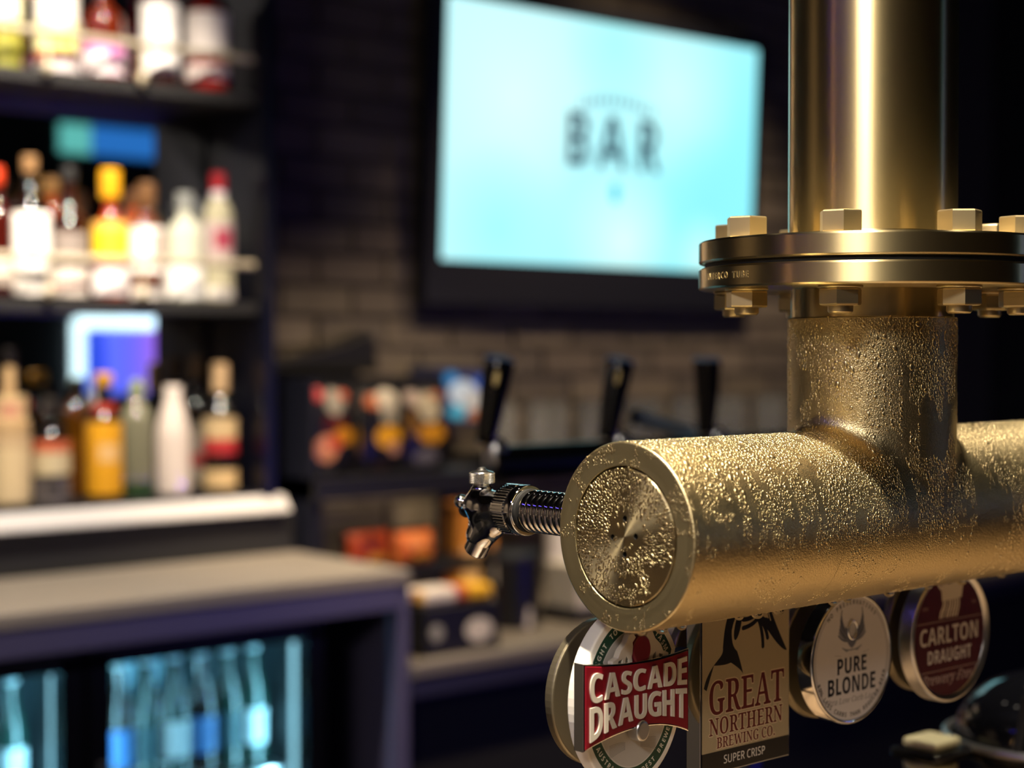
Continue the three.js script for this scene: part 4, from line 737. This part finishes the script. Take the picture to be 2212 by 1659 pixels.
{ // things standing on the low counter
  const fruit = (px, py, m, label) => { const p = survey(px, py, m), t = thing('orange', label, 'orange', [p.x, LTOP, -m], 'oranges on the low counter'); part('fruit', new THREE.SphereGeometry(0.036, 28, 20), std({ color: 0xd05a16, roughness: 0.45 }), t, [0, 0.0352, 0]); part('stem_end', new THREE.SphereGeometry(0.005, 10, 8), std({ color: 0x4a4a1c, roughness: 0.8 }), t, [0, 0.071, 0]); };
  const carton = thing('carton', 'golden yellow carton on the low counter behind the chrome spout', 'carton', [2.81, LTOP, -3.40]);
  part('carton_body', rbox(0.13, 0.24, 0.09, 0.004), std({ color: 0xb9782a, roughness: 0.5 }), carton, [0, 0.12, 0]); part('carton_label', box(0.10, 0.09, 0.002), std({ color: 0xd8b07c, roughness: 0.5 }), carton, [0, 0.10, 0.046]); part('carton_lid', rbox(0.134, 0.02, 0.094, 0.004), std({ color: 0x8a5618, roughness: 0.5 }), carton, [0, 0.25, 0]);
  const tin = thing('canister', 'black canister with white spots on the low counter', 'canister', [2.625, LTOP, -3.0]);
  part('canister_body', lathe([[0, 0.001], [0.066, 0.001], [0.068, 0.005], [0.068, 0.16], [0.066, 0.164]], 48), std({ roughness: 0.4, map: canvasTex(512, 128, (g, w, h) => { g.fillStyle = '#0d0d0e'; g.fillRect(0, 0, w, h); for (let i = 0; i < 34; i++) { g.fillStyle = ['#b9b2a2', '#8d877a', '#d2cbbb'][i % 3]; g.beginPath(); g.ellipse(rnd() * w, rnd() * h, 7 + rnd() * 9, 6 + rnd() * 8, rnd(), 0, 7); g.fill(); } }) }), tin);
  part('canister_lid', lathe([[0.070, 0.160], [0.070, 0.176], [0.066, 0.18], [0, 0.18]], 48), M.black, tin);
  const bx = thing('display_box', 'black display box with a pale print at the front of the low counter', 'box', [2.31, LTOP, -2.855]);
  part('box_body', rbox(0.21, 0.105, 0.10, 0.004), std({ color: 0x0e0d0d, roughness: 0.5 }), bx, [0, 0.0525, 0]); part('pale_print', extr(ellipse(0.038, 0.026, 40), 0.002, 0.0005, 1), std({ color: 0xc9bfae, roughness: 0.5 }), bx, [0.045, 0.045, 0.0495]); part('pale_print', extr(ellipse(0.018, 0.018, 32), 0.002, 0.0005, 1), std({ color: 0x8f8b80, roughness: 0.5 }), bx, [-0.075, 0.05, 0.0495]);
  const pk = thing('snack_packet', 'flat packet in red, white and yellow lying on the black display box', 'packet', [2.31, LTOP + 0.1055, -2.855]);
  part('wrapper', rbox(0.20, 0.038, 0.075, 0.014, 4), std({ roughness: 0.35, map: canvasTex(256, 64, (g, w, h) => { g.fillStyle = '#c9beb0'; g.fillRect(0, 0, w, h); g.fillStyle = '#a8402c'; g.fillRect(w * 0.45, 0, w * 0.2, h); g.fillStyle = '#d8a428'; g.fillRect(w * 0.62, 0, w * 0.38, h); }) }), pk, [0, 0.0195, 0]);
  const cup = (x, m, n, label) => { const t = thing('cup_stack', label, 'cups', [x, LTOP, -m]); for (let i = 0; i < n; i++) part('paper_cup', lathe([[0, 0.002], [0.028, 0.002], [0.038, 0.09], [0.039, 0.092], [0.037, 0.092], [0.027, 0.006], [0, 0.006]], 32), M.white, t, [0, i * 0.022, 0]); };
  cup(3.10, 3.35, 5, 'stack of white paper cups on the low counter left of the brass cap'); cup(3.22, 3.25, 3, 'shorter stack of white paper cups beside the tall stack');
  const nap = thing('napkin_holder', 'pale napkin pile in a black holder on the low counter', 'napkins', [2.83, LTOP, -2.98]); part('holder', rbox(0.16, 0.03, 0.14, 0.004), M.black, nap, [0, 0.015, 0]); part('napkin_pile', rbox(0.13, 0.11, 0.12, 0.006), std({ color: 0xbdb6a8, roughness: 0.8 }), nap, [0, 0.085, 0]);
  fruit(880, 1215, 2.98, 'orange on the low counter just right of the back counter\'s end'); fruit(938, 1215, 3.02, 'orange on the low counter below the snack stand, farther right');
  // wall tablet
  const a = survey(905, 802, 3.48), b = survey(1062, 905, 3.48), tb = thing('tablet', 'small tablet with a bright blue and white screen mounted on the brick wall', 'tablet', [(a.x + b.x) / 2, (a.y + b.y) / 2, -3.50]); tb.rotation.set(0.05, -0.12, -0.05);
  const w = b.x - a.x, h = a.y - b.y; part('tablet_case', rbox(w + 0.02, h + 0.02, 0.014, 0.005), M.navy, tb);
  part('tablet_screen', new THREE.PlaneGeometry(w, h), std({ color: 0x050505, emissive: 0xffffff, emissiveIntensity: 0.62, emissiveMap: canvasTex(256, 160, (g, W, H) => { g.fillStyle = '#1a2a66'; g.fillRect(0, 0, W, H); g.fillStyle = '#0c1434'; g.fillRect(0, 0, W * 0.3, H); g.fillStyle = '#2a4fae'; g.fillRect(W * 0.1, 30, W * 0.28, 34); blob2(g, 118, 26, 22, 22, '#3a9ee0'); blob2(g, 160, 70, 46, 42, '#eef2f4'); blob2(g, 196, 92, 40, 32, '#e2d3c4'); blob2(g, 226, 34, 30, 24, '#3a66c8'); blob2(g, 150, 132, 34, 22, '#58c6dc'); blob2(g, 206, 138, 34, 16, '#c8733c'); }) }), tb, [0, 0, 0.0075]);
  part('wall_arm', box(0.05, 0.05, 0.07), M.black, tb, [0, 0, -0.038]);
  function blob2(g, x, y, rx, ry, c) { g.fillStyle = c; g.beginPath(); g.ellipse(x, y, rx, ry, 0, 0, 7); g.fill(); }
  // black wedge on the wall
  const wd = thing('wall_speaker', 'black wedge-shaped box on the brick wall left of the tablet', 'speaker', [2.27, 1.440, -3.575]); const s = new THREE.Shape(); s.moveTo(-0.05, 0); s.lineTo(0.315, 0); s.lineTo(0.300, 0.105); s.quadraticCurveTo(0.17, 0.045, -0.05, 0.025); s.closePath(); part('cabinet', extr(s, 0.09, 0.003, 2), M.black, wd, [0, 0, 0]); part('grille', box(0.24, 0.012, 0.07), M.blackMatte, wd, [0.14, -0.004, 0.045]);
  // wall shelf of glasses
  const sh = thing('glass_shelf', 'dark wall shelf carrying a row of upturned glasses', 'shelf', [3.85, 1.205, -3.46]); part('board', box(2.0, 0.025, 0.20), M.charcoal, sh, [0, 0, 0]); for (const x of [-0.9, 0, 0.9]) part('bracket', box(0.02, 0.10, 0.16), M.black, sh, [x, -0.06, -0.01]);
  const gl = merge([lathe([[0.030, 0.165], [0.034, 0.165], [0.0405, 0.002], [0.0395, 0.0], [0.0385, 0.002], [0.032, 0.150], [0, 0.150]], 36), lathe([[0, 0.165], [0.034, 0.165]], 36)]); gl.scale(0.9, 0.82, 0.9);
  const glassM = phys({ color: 0xe8eae8, roughness: 0.05, transmission: 0.9, thickness: 0 });
  for (let i = 0; i < 16; i++) { const g = thing('beer_glass', ORD[i] + ' upturned beer glass from the left on the wall shelf under the television', 'glass', [2.98 + i * 0.096, 1.2176, -3.44 + (i % 2) * 0.03], 'glasses on the wall shelf'); part('glass_body', gl, glassM, g); }
}

// ------------------------------------------------------------------ bar top things at the lower right corner
{
  const t = thing('shaker', 'ribbed grey shaker with a black lid and a pale block on top', 'shaker', [1.225, 1.05, -0.845]);
  const prof = [[0, 0.001], [0.022, 0.001]]; for (let i = 0; i < 12; i++) prof.push([0.0235, 0.006 + i * 0.0065], [0.0222, 0.0092 + i * 0.0065]); prof.push([0.022, 0.086], [0, 0.086]);
  part('ribbed_body', lathe(prof, 40), std({ color: 0x57524a, roughness: 0.5 }), t);
  part('pale_band', lathe([[0.0228, 0.084], [0.0232, 0.088], [0.0228, 0.091], [0, 0.091]], 40), std({ color: 0xb9b388, roughness: 0.5 }), t);
  part('lid', rbox(0.060, 0.010, 0.05, 0.004), M.blackGloss, t, [0.004, 0.097, 0]);
  part('pale_block', rbox(0.040, 0.008, 0.034, 0.003), std({ color: 0xcfc8a0, roughness: 0.55 }), t, [0.002, 0.1062, 0]);
  const d = thing('domed_dish', 'black rimmed dish under a dark smoked dome at the lower right corner', 'dish', [1.345, 1.05, -0.80]);
  part('dish', lathe([[0, 0.002], [0.05, 0.002], [0.055, 0.006], [0.06, 0.07], [0.088, 0.088], [0.094, 0.092], [0.094, 0.099], [0.088, 0.1], [0.05, 0.085], [0, 0.085]], 64), M.blackGloss, d);
  part('steel_rim', new THREE.TorusGeometry(0.092, 0.004, 12, 72).rotateX(Math.PI / 2), M.satinSteel, d, [0, 0.100, 0]);
  const dome = [[0.084, 0.102]]; for (let i = 1; i <= 10; i++) { const a = (i / 10) * Math.PI / 2; dome.push([0.084 * Math.cos(a), 0.102 + 0.058 * Math.sin(a)]); }
  part('smoked_dome', lathe(dome, 64), phys({ color: 0x30323c, roughness: 0.06, transmission: 0.75, thickness: 0 }), d);
  part('dome_clip', rbox(0.004, 0.05, 0.008, 0.0015), M.charcoal, d, [-0.080, 0.126, 0.02], [0, 0, -0.35]);
}

// ------------------------------------------------------------------ customers' side, seen only in the back bar mirror
{
  const t = thing('wall_screen', 'blue and purple wall screen with a white light frame, mirrored behind the bottles', 'screen', [4.82, 1.47, 2.185]);
  part('screen_panel', new THREE.BoxGeometry(0.62, 0.5, 0.02), M.black, t);
  const pic = canvasTex(256, 192, (g, w, h) => { const q = g.createLinearGradient(0, 0, w, 0); q.addColorStop(0, '#b02a9a'); q.addColorStop(0.45, '#4a2ad0'); q.addColorStop(1, '#1c56d8'); g.fillStyle = q; g.fillRect(0, 0, w, h); });
  part('screen_picture', new THREE.PlaneGeometry(0.58, 0.46), std({ color: 0x050505, emissive: 0xffffff, emissiveMap: pic, emissiveIntensity: 1.5 }), t, [0, 0, -0.0105], [0, Math.PI, 0]);
  part('light_bar', rbox(0.70, 0.075, 0.03, 0.01), glow(0xd8fbff, 2.6), t, [0.03, 0.19, -0.02]);
  part('light_bar', rbox(0.075, 0.46, 0.03, 0.01), glow(0xd8fbff, 2.4), t, [-0.31, -0.03, -0.02]);
  const b = thing('sign_panel', 'blue and turquoise light panel high on the customers\' wall', 'sign', [4.77, 2.735, 2.185]);
  part('panel', box(0.76, 0.19, 0.02), M.black, b); part('light_panel', new THREE.PlaneGeometry(0.53, 0.17), glow(0x2f7fd8, 0.9), b, [0.10, 0, -0.0105], [0, Math.PI, 0]); part('light_panel', new THREE.PlaneGeometry(0.2, 0.17), glow(0x6fd8cc, 0.9), b, [-0.27, 0, -0.0106], [0, Math.PI, 0]);
  areaLight('wall_screen_glow', 0x7a9cff, 0.5, 0.7, 0.5, [4.82, 1.47, 2.14], [3.5, 1.4, -3]);
}
shade(scene);
renderer.render(scene, camera);
